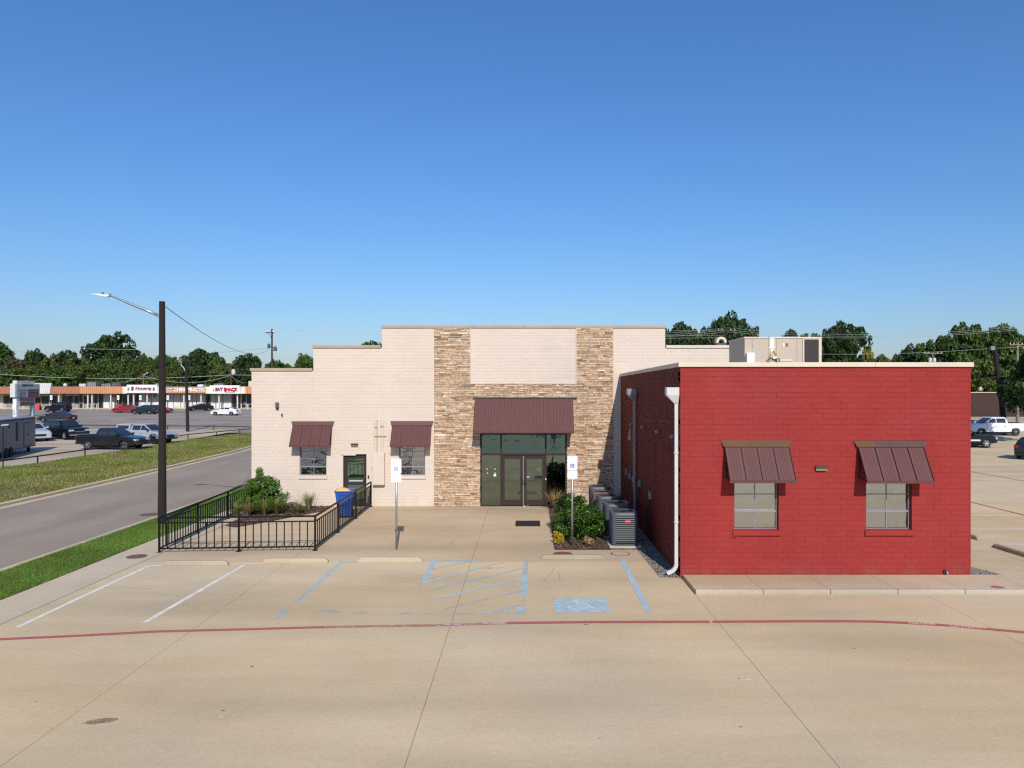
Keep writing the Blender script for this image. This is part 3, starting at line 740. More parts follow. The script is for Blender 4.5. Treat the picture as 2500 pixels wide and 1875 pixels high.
window(cb, WA, DY, .10, 2, 4, m_g_cream, m_cream); window(cb, WB, DY, .10, 2, 4, m_g_cream, m_cream)

# entrance storefront (zoom of the doorway mapped on the wall)
ex = lambda p: cx(1100 + p * .1808)
ez = lambda p: max(.01, cz(950 + p * .1808))
Y1 = DY + .07
mb = MB(); x0, x1 = ENT[0], ENT[1]
for a, b in ((x0, ex(420)), (ex(671), ex(691)), (ex(1276), ex(1297)), (ex(1549), x1)): mb.box(a, b, Y1, Y1 + .1, .0, 3.06)
for a, b in ((ex(420), ex(671)), (ex(691), ex(1276)), (ex(1297), ex(1549))): mb.box(a, b, Y1 + .002, Y1 + .098, ez(897), ez(868)); mb.box(a, b, Y1 + .002, Y1 + .098, 3.0, 3.06)
for a, b in ((ex(420), ex(671)), (ex(1297), ex(1549))): mb.box(a, b, Y1 + .002, Y1 + .098, .0, ez(1568))
en = mb.build('entrance_frame', m_bronze, cb)
for a, b, c2, d2, g_ in ((ex(420), ex(671), ez(868), 3.0, m_g_trans), (ex(691), ex(1276), ez(868), 3.0, m_g_trans), (ex(1297), ex(1549), ez(868), 3.0, m_g_trans),
                         (ex(420), ex(671), ez(1568), ez(897), m_g_front), (ex(1297), ex(1549), ez(1568), ez(897), m_g_front)):
    MB().box(a, b, Y1 + .045, Y1 + .052, c2, d2).build('pane', g_, en)
mb = MB(); mb.box(x0 - .03, x0 - .001, DY - .03, Y1 + .12, 0, 3.06); mb.box(x1 + .001, x1 + .03, DY - .03, Y1 + .12, 0, 3.06); mb.box(x0, x1, DY - .03, Y1 + .12, 3.062, 3.09)
mb.build('reveal', m_bronze, en)
for nm, a, b, ga, gb in (('left', ex(693), ex(976), ex(730), ex(940)), ('right', ex(990), ex(1274), ex(1027), ex(1237))):
    mb = MB(); zt = ez(903)
    mb.box(a, ga, Y1 - .01, Y1 + .05, .02, zt); mb.box(gb, b, Y1 - .01, Y1 + .05, .02, zt); mb.box(ga, gb, Y1 - .01, Y1 + .05, .02, ez(1497)); mb.box(ga, gb, Y1 - .01, Y1 + .05, ez(945), zt)
    dr = mb.build('door', m_bronze, cb)
    MB().box(ga, gb, Y1 + .015, Y1 + .022, ez(1497), ez(945)).build('pane', m_g_front, dr)
    hx_ = gb + .06 if nm == 'left' else ga - .06; s_ = 1 if nm == 'left' else -1
    MB().tube([(hx_, Y1 - .01, ez(1205)), (hx_ - s_ * .01, Y1 - .08, ez(1215)), (hx_ + s_ * .045, Y1 - .09, ez(1230)), (hx_ + s_ * .045, Y1 - .09, ez(1265)), (hx_ - s_ * .01, Y1 - .08, ez(1282)), (hx_, Y1 - .01, ez(1290))], .016, 8).build('handle', m_black, dr, smooth=True)
    if nm == 'right':
        MB().box(ex(1128), ex(1232), Y1 + .006, Y1 + .013, ez(1222), ez(1190)).build('mail_slot', m_black, dr)
        MB().ycyl((ex(1041), 0, ez(1147)), .045, Y1 + .009, Y1 + .013, 14).build('sticker', m_lab, dr)
        MB().box(ex(1028), ex(1066), Y1 + .009, Y1 + .013, ez(1202), ez(1180)).build('sticker', M("sticker_blue", '#6f9ed0', .5), dr)
        MB().box(ex(1044), ex(1212), Y1 + .011, Y1 + .0135, ez(1243), ez(1236)).build('sticker', m_black, dr)
MB().box(ex(977.5), ex(988.5), Y1 + .005, Y1 + .055, .02, ez(903)).build('door_gap_seal', m_alu, cb)
for a, b in ((491, 1082), (598, 1082), (495, 1137), (600, 1137)): MB().box(ex(a - 9), ex(a + 9), Y1 + .036, Y1 + .042, ez(b + 5), ez(b - 4)).build('tape', m_lab, en)
MB().box(ex(580), ex(614), Y1 + .036, Y1 + .042, ez(1181), ez(1153)).build('note', m_lab, en)
MB().box(ex(1281), ex(1293), Y1 - .02, Y1 - .002, ez(1230), ez(1207)).build('door_button', m_signw, en, bevel=.005)

# small side door
mb = MB(); a, b, c2, d2 = DO; y = DY + .10
mb.box(a, a + .05, y, y + .08, c2, d2); mb.box(b - .05, b, y, y + .08, c2, d2); mb.box(a + .05, b - .05, y, y + .08, d2 - .05, d2)
fr = mb.build('door_frame', m_black, cb)
mb = MB(); ga, gb = a + .16, b - .13; gz0, gz1 = .2, d2 - .2; yd = y + .012
mb.box(a + .054, ga, yd, yd + .045, .02, d2 - .054); mb.box(gb, b - .054, yd, yd + .045, .02, d2 - .054); mb.box(ga, gb, yd, yd + .045, .02, gz0); mb.box(ga, gb, yd, yd + .045, gz1, d2 - .054); mb.box(ga, gb, yd - .002, yd + .043, .88, .99)
dr = mb.build('door', m_bronze, cb)
MB().box(ga, gb, yd + .02, yd + .027, .99, gz1).build('pane', m_g_door, dr); MB().box(ga, gb, yd + .02, yd + .027, gz0, .88).build('pane', m_g_door, dr)
MB().box(ga + .06, gb - .06, yd + .012, yd + .018, 1.03, 1.07).build('sticker', m_inkg, dr)
MB().tube([(gb + .04, yd - .002, .85), (gb + .04, yd - .06, .88), (gb + .04, yd - .06, 1.1), (gb + .04, yd - .002, 1.13)], .012, 6).build('handle', m_black, dr)
mb = MB(); mb.box(a - .02, a - .001, DY + .004, y + .05, 0, d2); mb.box(b + .001, b + .02, DY + .004, y + .05, 0, d2); mb.box(a, b, DY + .004, y + .05, d2 + .001, d2 + .02)
mb.build('reveal', m_cream, fr)

# ---------------------------------------------------------------- red wing
rx = lambda u: ux(u, DR)
rz_ = lambda v: vz(v, DR)
RX0, RX1 = 3.97, 11.46
ZC = rz_(895.5)
rb = thing('brick_building', 'red painted brick wing with two awning windows and cream coping', 'building', ((RX0 + RX1) / 2, DR, 0))
W1 = (rx(1792.5), rx(1901), rz_(1295), 2.62); W2 = (rx(2114.8), rx(2226), rz_(1295), 2.62)
mb = MB()
for r in sub([(RX0, RX1, -.1, ZC)], [W1, W2]): mb.box(r[0], r[1], DR + .006, DR + .24, r[2], r[3])
mb.build('wall', m_redj, rb)
CR, BL = .1378, .30
bl = bricks([(RX0, RX1, .1, ZC)], [W1, W2] + [(q_[0] - .04, q_[1] + .04, q_[2] - .125, q_[2]) for q_ in (W1, W2)], CR, BL, 0.1, .007)
R.shuffle(bl); unit = []
for k_ in range(4):
    m0 = MB(); brick_faces(m0, (-BL / 2 + .0006, BL / 2 - .0006, -CR / 2 + .0035, CR / 2 - .0035), 0, .006 + .0013 * k_, .005); me = m0.mesh('brick'); me.materials.append(m_redb); unit.append(me)
rest = MB(); n_ = 0
for r in bl:
    if r[4] and n_ < 300: place(R.choice(unit), 'brick', rb, ((r[0] + r[1]) / 2, DR + .006, (r[2] + r[3]) / 2)); n_ += 1
    else: brick_faces(rest, r, DR + .006, R.choice((.006, .0073, .0086, .0099)), .005)
rest.build('brick_courses', m_redb, rb, kind='stuff')
# shaded side wall (facing left) with infill panels
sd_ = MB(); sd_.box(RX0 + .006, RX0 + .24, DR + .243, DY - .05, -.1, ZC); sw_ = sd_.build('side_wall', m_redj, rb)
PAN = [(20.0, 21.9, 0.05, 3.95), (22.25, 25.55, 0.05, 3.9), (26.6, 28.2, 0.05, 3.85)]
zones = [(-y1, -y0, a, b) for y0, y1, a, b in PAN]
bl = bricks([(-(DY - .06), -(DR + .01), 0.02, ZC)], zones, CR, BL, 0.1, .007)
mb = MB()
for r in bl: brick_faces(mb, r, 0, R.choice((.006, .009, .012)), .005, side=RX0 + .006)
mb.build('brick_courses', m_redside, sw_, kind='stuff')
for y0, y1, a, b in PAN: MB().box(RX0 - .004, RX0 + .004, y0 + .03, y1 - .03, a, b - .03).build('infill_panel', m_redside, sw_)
mb = MB(); mb.box(RX1 - .24, RX1, DR + .243, DY + 1.0, -.1, ZC); mb.build('side_wall', m_redb, rb)
MB().box(RX0 + .243, RX1 - .243, DR + .243, DY - .05, 5.12, 5.2).build('roof', m_roof, rb)
MB().box(RX0 + .3, RX1 - .3, DR + 2.5, DR + 2.6, 0, 5.0).build('partition', m_dark, rb)
n_ = 3
for k_ in range(n_):
    a = RX0 - .055; b = RX1 + .055; x0 = a + (b - a) * k_ / n_; x1 = a + (b - a) * (k_ + 1) / n_
    MB().box(x0, x1 - .003, DR - .055, DR + .29, ZC - .004, ZC + .115).build('coping', m_cop, rb, bevel=.007)
for k_ in range(4):
    y0 = DR + .292 + (DY - DR - .36) * k_ / 4; y1 = DR + .29 + (DY - DR - .36) * (k_ + 1) / 4
    MB().box(RX0 - .055, RX0 + .28, y0, y1, ZC - .004, ZC + .114).build('coping', m_cop, rb, bevel=.007)
    MB().box(RX1 - .28, RX1 + .055, y0, y1, ZC - .004, ZC + .114).build('coping', m_cop, rb, bevel=.007)
window(rb, W1, DR, .12, 2, 3, m_g_red, m_redb); window(rb, W2, DR, .12, 2, 3, m_g_red, m_redb)
# round vents, patch and brackets on the shaded wall
for y, z in ((19.35, 3.62), (21.6, 3.62), (24.3, 3.62), (26.9, 3.6)):
    mb = MB(); mb.tube([(RX0 - .002, y, z), (RX0 - .07, y, z), (RX0 - .12, y, z - .04)], [.06, .06, .045], 10); mb.build('vent_hood', m_box, sw_, smooth=True)
MB().add([(RX0 - .009, 28.3, 2.95), (RX0 - .009, 27.5, 2.95), (RX0 - .009, 27.6, 3.5), (RX0 - .002, 28.3, 2.95), (RX0 - .002, 27.5, 2.95), (RX0 - .002, 27.6, 3.5)], [(0, 1, 2), (0, 3, 4, 1), (1, 4, 5, 2), (2, 5, 3, 0)]).build('grey_patch', m_box, sw_)
for y0, y1 in ((19.8, 21.2), (23.3, 24.6)): MB().box(RX0 - .022, RX0 - .008, y0, y1, 3.2, 3.24).build('steel_strap', m_redside, sw_)
# downspouts
def downspout(y, label, mat, elbow):
    x = RX0 - .07; t_ = thing('downspout', label, 'downspout', (x, y, 0))
    zt, zm, zb = 4.92, 4.72, 4.5
    mb = MB(); hw = .13; xo = RX0 - .34
    mb.rings([[(a_, y - w_, z), (b_, y - w_, z), (b_, y + w_, z), (a_, y + w_, z)] for w_, a_, b_, z in ((.055, x - .05, x + .05, zb), (hw, xo, RX0 - .015, zm), (hw, xo, RX0 - .015, zt), (hw - .01, xo + .01, RX0 - .025, zt), (hw - .01, xo + .01, RX0 - .025, zt - .1))])
    mb.build('conductor_head', mat, t_)
    r = .055; z1 = .34 if elbow else .05
    mb = MB(); mb.box(x - .046, x + .046, y - .04, y + .04, z1, zb + .02); mb.build('pipe', mat, t_, bevel=.012)
    if elbow:
        mb = MB(); rg = []
        for k_ in range(12):
            a_ = k_ / 11 * math.radians(68); rr_ = .24; cxx = x - rr_; px_, pz_ = cxx + rr_ * math.cos(a_), z1 - rr_ * math.sin(a_)
            w_ = .048 if k_ % 2 else .042
            ca, sa = math.cos(a_), math.sin(a_)
            rg.append([(px_ - ca * w_, y - .05, pz_ + sa * w_), (px_ + ca * w_, y - .05, pz_ - sa * w_), (px_ + ca * w_, y + .05, pz_ - sa * w_), (px_ - ca * w_, y + .05, pz_ + sa * w_)])
        rg.append([(p[0] - .09, p[1], p[2] - .035) for p in rg[-1]]); mb.rings(rg); mb.build('elbow', mat, t_)
    for z in (1.4, 3.2): MB().box(x - .056, RX0 - .008, y - .058, y + .058, z, z + .03).build('strap', mat, t_)
    return t_
downspout(18.83, 'white downspout with kicked out elbow at the near corner of the red wing', m_gut, True)
downspout(26.1, 'grey downspout on the shaded maroon wall behind the condensers', m_gutg, False)
# disconnect boxes with whips
for i, (y, z) in enumerate(((22.95, 1.52), (25.1, 1.62), (26.5, 1.6), (27.4, 1.62), (28.4, 1.66))):
    t_ = thing('disconnect_box', ['grey disconnect box on the maroon wall nearest the front condenser', 'grey disconnect box right beside the rear grey downspout', 'small grey disconnect box partly behind the rear downspout',
               'grey disconnect box left of the rear downspout', 'grey disconnect box deepest along the maroon wall'][i], 'electrical box', (RX0 - .05, y, z), group='disconnect boxes above the condensers')
    MB().box(RX0 - .09, RX0 - .006, y - .08, y + .08, z - .12, z + .12).build('box', m_box, t_, bevel=.01)
    MB().tube([(RX0 - .05, y, z - .12), (RX0 - .07, y + .02, z - .5), (RX0 - .12, y - .1, z - .9), (RX0 - .35, y - .15, z - 1.1)], .014, 6).build('conduit', m_dark, t_)

# ---------------------------------------------------------------- awnings
def awning(label, x0, x1, yw, ztop, zcap, zbot, proj, n, flare, capmats, splay=0.0):
    t_ = thing('awning', label, 'awning', ((x0 + x1) / 2, yw, zbot), group='brown metal awnings')
    yt, yb = yw - .05, yw - proj; pw = (x1 - x0) / n
    e = Vector((0, yb - yt, zbot - zcap)).normalized(); nrm = Vector((0, -abs(e.z), abs(e.y))).normalized() if 0 else Vector((0, e.z, -e.y)); 
    if nrm.y > 0: nrm = -nrm
    for k_ in range(n):
        a, b = x0 + pw * k_ + .004, x0 + pw * (k_ + 1) - .004; prof = [(a, 0)]
        for q_ in (.25, .42, .58, .75):
            c_ = a + (b - a) * q_; prof += [(c_ - .012, 0), (c_ - .004, .006), (c_ + .004, .006), (c_ + .012, 0)]
        prof.append((b, 0)); top = [(x, yt + nrm.y * h_, zcap + nrm.z * h_) for x, h_ in prof]; bot = [(x, yb + nrm.y * h_, zbot + nrm.z * h_) for x, h_ in prof]
        b0 = len(prof); mb = MB(); vs2 = top + bot + [(a, yt - nrm.y * .01, zcap - nrm.z * .01), (b, yt - nrm.y * .01, zcap - nrm.z * .01), (a, yb - nrm.y * .01, zbot - nrm.z * .01), (b, yb - nrm.y * .01, zbot - nrm.z * .01)]
        fs = [(i, b0 + i, b0 + i + 1, i + 1) for i in range(b0 - 1)] + [(2 * b0, 2 * b0 + 1, 2 * b0 + 3, 2 * b0 + 2)]
        mb.add(vs2, fs); mb.build('panel', m_awn, t_)
    for k_ in range(n + 1):
        x = x0 + pw * k_; mb = MB(); h_ = .032
        mb.hexa([(x - .006, yt, zcap), (x + .006, yt, zcap), (x + .006, yb, zbot), (x - .006, yb, zbot)], [(x - .006, yt + nrm.y * h_, zcap + nrm.z * h_), (x + .006, yt + nrm.y * h_, zcap + nrm.z * h_), (x + .006, yb + nrm.y * h_, zbot + nrm.z * h_), (x - .006, yb + nrm.y * h_, zbot + nrm.z * h_)])
        mb.build('seam', m_bronze, t_)
    MB().box(x0 - .012, x1 + .012, yb - .014, yb + .03, zbot - .055, zbot + .012).build('drip_edge', m_awn, t_)
    if flare:
        segs = [(0, 1)] if len(capmats) == 1 else [(0, .29), (.29, 1)]
        for (s0, s1), mt in zip(segs, capmats):
            ax = lambda s: x0 - flare + (x1 - x0 + 2 * flare) * s
            bx = lambda s: x0 - .03 + (x1 - x0 + .06) * s
            mb = MB(); mb.hexa([(ax(s0), yw - .02, ztop), (ax(s1) - .002, yw - .02, ztop), (ax(s1) - .002, yw - .004, ztop), (ax(s0), yw - .004, ztop)][::-1],
                               [(bx(s0), yt - .035, zcap - .01), (bx(s1) - .002, yt - .035, zcap - .01), (bx(s1) - .002, yt - .01, zcap - .01), (bx(s0), yt - .01, zcap - .01)][::-1])
            mb.build('cap', mt, t_)
    else: MB().box(x0 - .08, x1 + .17, yw - .10, yw - .05, zcap - .005, zcap + .03).build('cap', capmats[0], t_)
    for x in (x0 + .05, x1 - .05):
        MB().bar((x, yw - .03, zbot + .02), (x, yb + .03, zbot + .0), .025).build('bracket', m_bronze, t_)
        MB().bar((x, yw - .03, zcap - .08), (x, yw - .03, zbot + .02), .025).build('bracket', m_bronze, t_)
    return t_
awning('brown metal awning with tan cap over the left window of the red wing', 5.10, 6.745, DR, 3.555, 3.40, 2.575, .55, 4, .088, [m_awnt])
awning('awning with half tan half grey cap over the right window of the red wing', 8.53, 10.2, DR, 3.545, 3.39, 2.565, .55, 4, .10, [m_awnt, M("awning_cap_grey", '#4f3c38', .6, .06, spec=.2)])
awning('brown metal awning over the cream window left of the small door', -9.78, -8.15, DY, cz(1028.5), cz(1038), 2.58, .56, 4, .09, [m_awnc])
awning('brown metal awning over the cream window beside the stone entrance', -5.62, -3.98, DY, cz(1028), cz(1038), 2.58, .56, 4, .09, [m_awnc])
awning('wide ten panel brown awning over the glass entrance doors', -2.145, 1.945, DY - .03, cz(972), cz(972), 3.17, .87, 10, 0, [m_cond])

# ---------------------------------------------------------------- things fixed on the walls
def wall_light(x, y, z, w_, h_, label):
    t_ = thing('wall_light', label, 'wall light', (x, y, z)); 
    MB().hexa([(x - w_ / 2, y - .08, z - h_ * .1), (x + w_ / 2, y - .08, z - h_ * .1), (x + w_ / 2, y - .004, z - h_ * .1), (x - w_ / 2, y - .004, z - h_ * .1)], [(x - w_ / 2, y - .06, z + h_ / 2), (x + w_ / 2, y - .06, z + h_ / 2), (x + w_ / 2, y - .004, z + h_ / 2), (x - w_ / 2, y - .004, z + h_ / 2)]).build('housing', m_bronze, t_, bevel=.006)
    MB().box(x - w_ / 2 + .012, x + w_ / 2 - .012, y - .072, y - .004, z - h_ / 2, z - h_ * .11).build('lens', M("lens_amber", '#8d7c52', .3), t_, bevel=.004); return t_
wall_light(rx(2003.5), DR, rz_(1143), .31, .115, 'bronze wall light between the awnings on the red brick')
wall_light(cx(866), DY, cz(1086), .30, .12, 'bronze wall light on cream brick over the small door')
x, z = cx(677.5), cz(991); t_ = thing('wall_lamp', 'dark grey lamp high on the left part of the cream wall', 'wall lamp', (x, DY, z))
MB().box(x - .06, x + .07, DY - .12, DY - .004, z - .08, z + .15).build('housing', m_cond, t_, bevel=.02); MB().box(x - .03, x + .06, DY - .11, DY - .03, z - .13, z - .081).build('lens', m_dark, t_)
x, z = cx(689.3), cz(1011); t_ = thing('security_camera', 'small dark camera below the lamp on the cream wall', 'camera', (x, DY, z))
MB().ycyl((x, 0, z), .03, DY - .03, DY - .004, 10).build('mount', m_bronze, t_); MB().tube([(x, DY - .03, z), (x + .01, DY - .12, z - .05)], .028, 10).build('camera_body', m_dark, t_)
MB().tube([(cx(685), DY - .012, cz(999)), (cx(688), DY - .012, cz(1007)), (x, DY - .012, z)], .006, 5).build('cable', m_gut, t_)
x, z = cx(1280), cz(806.5); t_ = thing('alarm_strobe', 'small round red alarm strobe near the top of the blank brick panel', 'alarm', (x, DY, z))
MB().ycyl((x, 0, z), .055, DY - .05, DY - .004, 16).build('bell', M("alarm_red", '#9c2a26', .4), t_, smooth=False); MB().ycyl((x, 0, z + .01), .03, DY - .075, DY - .05, 12).build('lens', m_lab, t_)
x0, x1, z0, z1 = cx(912), cx(940.5), cz(1183), cz(1105)
t_ = thing('electrical_panel', 'cream painted electrical cabinet with four conduits beside the small door', 'electrical panel', (x0, DY, z0))
MB().box(x0, x1, DY - .2, DY - .004, z0, z1).build('cabinet', m_cream, t_, bevel=.012); MB().box(x0 + .03, x1 - .03, DY - .212, DY - .201, z0 + .05, z1 - .05).build('door', m_cream, t_, bevel=.004)
MB().box(x0 - .02, x0 + .0, DY - .19, DY - .16, (z0 + z1) / 2, (z0 + z1) / 2 + .05).build('latch', m_black, t_)
for u, zt in ((914.5, 1026), (921, 1025), (930, 1026), (936.5, 1026)):
    MB().tube([(cx(u), DY - .04, z1 - .02), (cx(u), DY - .04, cz(zt))], .016, 8).build('conduit', m_cream if u != 921 else M("conduit_rust", '#b48f6c', .7), t_)
for v, a, b in ((1042, 914, 922), (1040, 928, 938), (1064, 913, 944)): MB().box(cx(a), cx(b), DY - .062, DY - .05, cz(v) - .02, cz(v) + .012).build('strut', M("strut_tan", '#b99f83', .6), t_)
x, z = cx(899.7), cz(1164.5); t_ = thing('card_reader', 'small black card reader right of the small door', 'card reader', (x, DY, z))
MB().box(x - .03, x + .03, DY - .035, DY - .004, z - .07, z + .07).build('reader', m_black, t_, bevel=.01)
x, z = rx(2309), .17; t_ = thing('hose_bib', 'small hose bib low on the red wall by its right corner', 'tap', (x, DR, z))
MB().tube([(x, DR, z), (x, DR - .07, z), (x, DR - .1, z - .05)], .018, 8).build('spout', m_galv, t_); MB().box(x - .07, x - .02, DR - .03, DR - .004, z - .07, z + .05).build('plate', m_black, t_)

# ---------------------------------------------------------------- roof equipment
d0 = 25.0; ax = lambda u: ux(u, d0); az = lambda v: vz(v, d0)
X0, X1, Z1 = ax(1817), ax(2005.7), az(822.5); d1 = d0 + 1.9
t_ = thing('rooftop_unit', 'beige rooftop air conditioning unit with dark grille on the red wing roof', 'rooftop unit', ((X0 + X1) / 2, d0, 5.2))
MB().box(X0 + .05, X1 - .05, d0 + .05, d1 - .05, 5.2, 5.5).build('curb', m_cond, t_)
bx0, bx1 = X0, ax(1959.5)
MB().box(bx0 + .01, X1 - .01, d0 + .015, d1, 5.45, Z1 - .05).build('casing', m_rtu, t_)
MB().box(X0 - .015, X1 + .015, d0 - .02, d1 + .02, Z1 - .05, Z1).build('top_lid', m_cop, t_, bevel=.01)
pe = [1817.5, 1836, 1875.5, 1895, 1945.5, 1959]
for a, b in zip(pe, pe[1:]): MB().box(ax(a) + .006, ax(b) - .006, d0 - .004, d0 + .012, 5.5, Z1 - .06).build('panel', m_rtu, t_, bevel=.004)
MB().box(ax(1963.5), ax(1998), d0 - .012, d0 + .01, 5.5, Z1 - .085).build('grille', m_rtud, t_)
mb = MB(); mb.box(ax(1959.5), ax(1963), d0 - .02, d0 + .012, 5.5, Z1 - .055); mb.box(ax(1998.5), ax(2005.5), d0 - .02, d0 + .012, 5.5, Z1 - .055); mb.box(ax(1963), ax(1998.5), d0 - .02, d0 + .012, Z1 - .085, Z1 - .055); mb.build('grille_frame', m_cop, t_)
for (u0, u1, v0, v1, mt) in ((1880, 1890, 847, 826, m_lab), (1877, 1892, 849.5, 847.5, m_lab), (1882, 1888, 859.5, 850.5, m_lab), (1912, 1915.5, 846, 838, m_lab), (1916.5, 1924, 846, 838, M("label_brown", '#8d5a3e', .6)), (1836.5, 1840.5, 846.5, 843.5, M("label_blue", '#8e93b8', .6))):
    MB().box(ax(u0), ax(u1), d0 - .009, d0 - .005, az(v0), az(v1)).build('label_plate', mt, t_)
MB().box(ax(1905), ax(1934), d0 - .02, d0 - .005, az(881.5), az(877)).build('vent_slot', m_cop, t_)
MB().box(ax(1820), ax(1838), d0 - .2, d0 - .006, 5.3, az(862)).build('junction_box', m_signw, t_, bevel=.01)
def arc(p, q, h_, n=9): return [(p[0] + (q[0] - p[0]) * k / n, p[1] + (q[1] - p[1]) * k / n, p[2] + (q[2] - p[2]) * k / n + h_ * math.sin(math.pi * k / n)) for k in range(n + 1)]
MB().tube([(ax(1885), d0 - .03, az(857)), (ax(1880), d0 - .12, az(866)), (ax(1878), d0 - .15, az(884))], .017, 7).build('conduit', m_yel, t_); MB().tube([(ax(1888), d0 - .03, az(856)), (ax(1896), d0 - .12, az(864)), (ax(1898.5), d0 - .15, az(880))], .017, 7).build('conduit', m_yel, t_)
MB().tube(arc((ax(1866), d0 - .2, az(884)), (ax(1889), d0 - .2, az(884)), .13), .02, 7).build('pipe', m_cond, t_); MB().tube([(ax(1890), d0 - .2, az(886)), (ax(1890), d0 - .2, az(876)), (ax(1897), d0 - .2, az(876)), (ax(1897), d0 - .2, az(886))], .02, 7).build('pipe', m_black, t_)
MB().box(ax(1885), ax(1894), d0 - .1, d0 - .03, az(876), az(871)).build('regulator', m_lab, t_)
# gooseneck hood on the cream roof
dh = 38.0; x = ux(1759, dh); zc = vz(835, dh); r = 11 / F * dh
t_ = thing('roof_vent', 'curved cream duct hood behind the low cream parapet', 'roof vent', (x, dh, 4.95)); mb = MB(); rg = []
for k_ in range(15):
    a_ = math.radians(-14 + 15 * k_); rg.append([(x + (r + o_) * math.cos(a_), yy_, zc + (r + o_) * math.sin(a_)) for o_, yy_ in ((-.09, dh - .2), (.03, dh - .2), (.03, dh + .2), (-.09, dh + .2))])
mb.rings(rg); mb.build('hood', m_cop, t_); MB().box(x - r, x + r, dh - .2, dh + .2, 4.95, zc - .08).build('duct', m_cond, t_)
# ---------------------------------------------------------------- condensers
def superl(a, n=40, p=5.0, z=0, cx_=0, cy_=0):
    o_ = []
    for k in range(n):
        t = 2 * math.pi * (k + .5) / n; c_, s_ = math.cos(t), math.sin(t)
        o_.append((cx_ + a * math.copysign(abs(c_) ** (2 / p), c_), cy_ + a * math.copysign(abs(s_) ** (2 / p), s_), z))
    return o_
def circ(r, n=40, z=0): return [(r * math.cos(2 * math.pi * (k + .5) / n), r * math.sin(2 * math.pi * (k + .5) / n), z) for k in range(n)]
def condenser(loc, w_, h_, label, mat):
    t_ = thing('condenser', label, 'condenser', loc, 0, 'outdoor air conditioning condensers'); a = w_ / 2
    MB().rings([superl(a - .01, z=.0), superl(a - .01, z=.05)]).build('base_pan', mat, t_, local=True)
    MB().rings([superl(a - .05, z=.05), superl(a - .05, z=h_ - .12)]).build('coil', m_coil, t_, local=True)
    for sx in (-1, 1):
        for sy in (-1, 1):
            mb = MB(); pts = [p for p in superl(a - .004, 80)if p[0] * sx > a - .17 and p[1] * sy > a - .17 or (p[0] * sx > a - .12 and p[1] * sy > a - .17)]
            pts = [p for p in superl(a - .004, 160, 6) if p[0] * sx > a - .13 and p[1] * sy > a - .13]
            pts.sort(key=lambda p: math.atan2(p[1] - sy * (a - .2), p[0] - sx * (a - .2)) if not (sx < 0 and sy < 0) and not (sx < 0) else (math.atan2(p[1] - sy * (a - .2), p[0] - sx * (a - .2)) % (2 * math.pi)))
            inn = [(p[0] - sx * .03, p[1] - sy * .03) for p in pts]
            poly = [(p[0], p[1]) for p in pts] + inn[::-1]
            mb.prism(poly, .05, h_ - .12); mb.build('corner_post', mat, t_, local=True)
    n = 14
    for k in range(n):
        z = .09 + (h_ - .26) * k / (n - 1); mb = MB(); A, B = superl(a - .012, 40, 6), superl(a - .035, 40, 6)
        mb.rings([[(p[0], p[1], z) for p in A], [(p[0], p[1], z + .016) for p in A], [(p[0], p[1], z + .022) for p in B], [(p[0], p[1], z) for p in B]], cap=False); mb.build('slat', m_box if k else mat, t_, local=True)
    zt = h_
    mb = MB(); mb.rings([superl(a, z=zt - .13), superl(a + .004, z=zt - .05), superl(a - .02, z=zt - .012), superl(a - .06, z=zt), circ(a * .76, z=zt), circ(a * .72, z=zt - .03), circ(a * .70, z=zt - .1)], cap=False); mb.build('top_cover', mat, t_, local=True, smooth=True)
    mb = MB(); mb.rings([circ(a * .71, z=zt - .11), circ(.01, z=zt - .11)], cap=False); mb.build('fan_well', m_coil, t_, local=True)
    mb = MB()
    for q_ in (.2, .32, .44, .56, .68): mb.rings([circ(a * q_, 28, zt - .02), circ(a * q_ + .006, 28, zt - .02), circ(a * q_ + .006, 28, zt - .026), circ(a * q_, 28, zt - .026)], cap=False)
    for k in range(8): mb.bar((.05 * math.cos(k * math.pi / 4), .05 * math.sin(k * math.pi / 4), zt - .022), (a * .74 * math.cos(k * math.pi / 4), a * .74 * math.sin(k * math.pi / 4), zt - .022), .006)
    mb.cyl((0, 0), a * .16, zt - .06, zt - .016, 16); mb.build('fan_guard', m_dark, t_, local=True)
    mb = MB()
    for k in range(3):
        t = k * 2 * math.pi / 3; c_, s_ = math.cos(t), math.sin(t); c2, s2 = math.cos(t + .7), math.sin(t + .7)
        mb.add([(.05 * c_, .05 * s_, zt - .09), (a * .66 * c_, a * .66 * s_, zt - .1), (a * .66 * c2, a * .66 * s2, zt - .06), (.06 * c2, .06 * s2, zt - .07)], [(0, 1, 2, 3)])
    mb.build('fan_blade', m_cond, t_, local=True); return t_
specs = [(3.055, 22.3, .865, 1.03, 'front grey condenser with red badge at the near end of the row', m_cond), (3.02, 23.76, .89, 1.07, 'grey condenser second from the front of the row', m_cond), (2.95, 25.6, .865, 1.05, 'grey condenser in the middle of the row by the downspout', m_cond),
         (2.86, 26.75, .80, 1.03, 'brownish rusty condenser squeezed behind the middle one', m_condr), (2.87, 27.95, .83, 1.08, 'grey condenser farthest back against the stone wall', m_cond)]
for i, (x, y, w_, h_, lb, mt) in enumerate(specs):
    t_ = condenser((x, y + w_ / 2, .05), w_, h_, lb, mt)
    if i == 0:
        MB().box(-.02, .17, -w_ / 2 - .006, -w_ / 2 + .02, h_ - .31, h_ - .25).build('badge', m_badge, t_, local=True, bevel=.012)
    MB().box(x - .5, x + .5, y - .08, y + w_ + .08, .0, .05).build('equipment_pad', m_side, t_, bevel=.01)

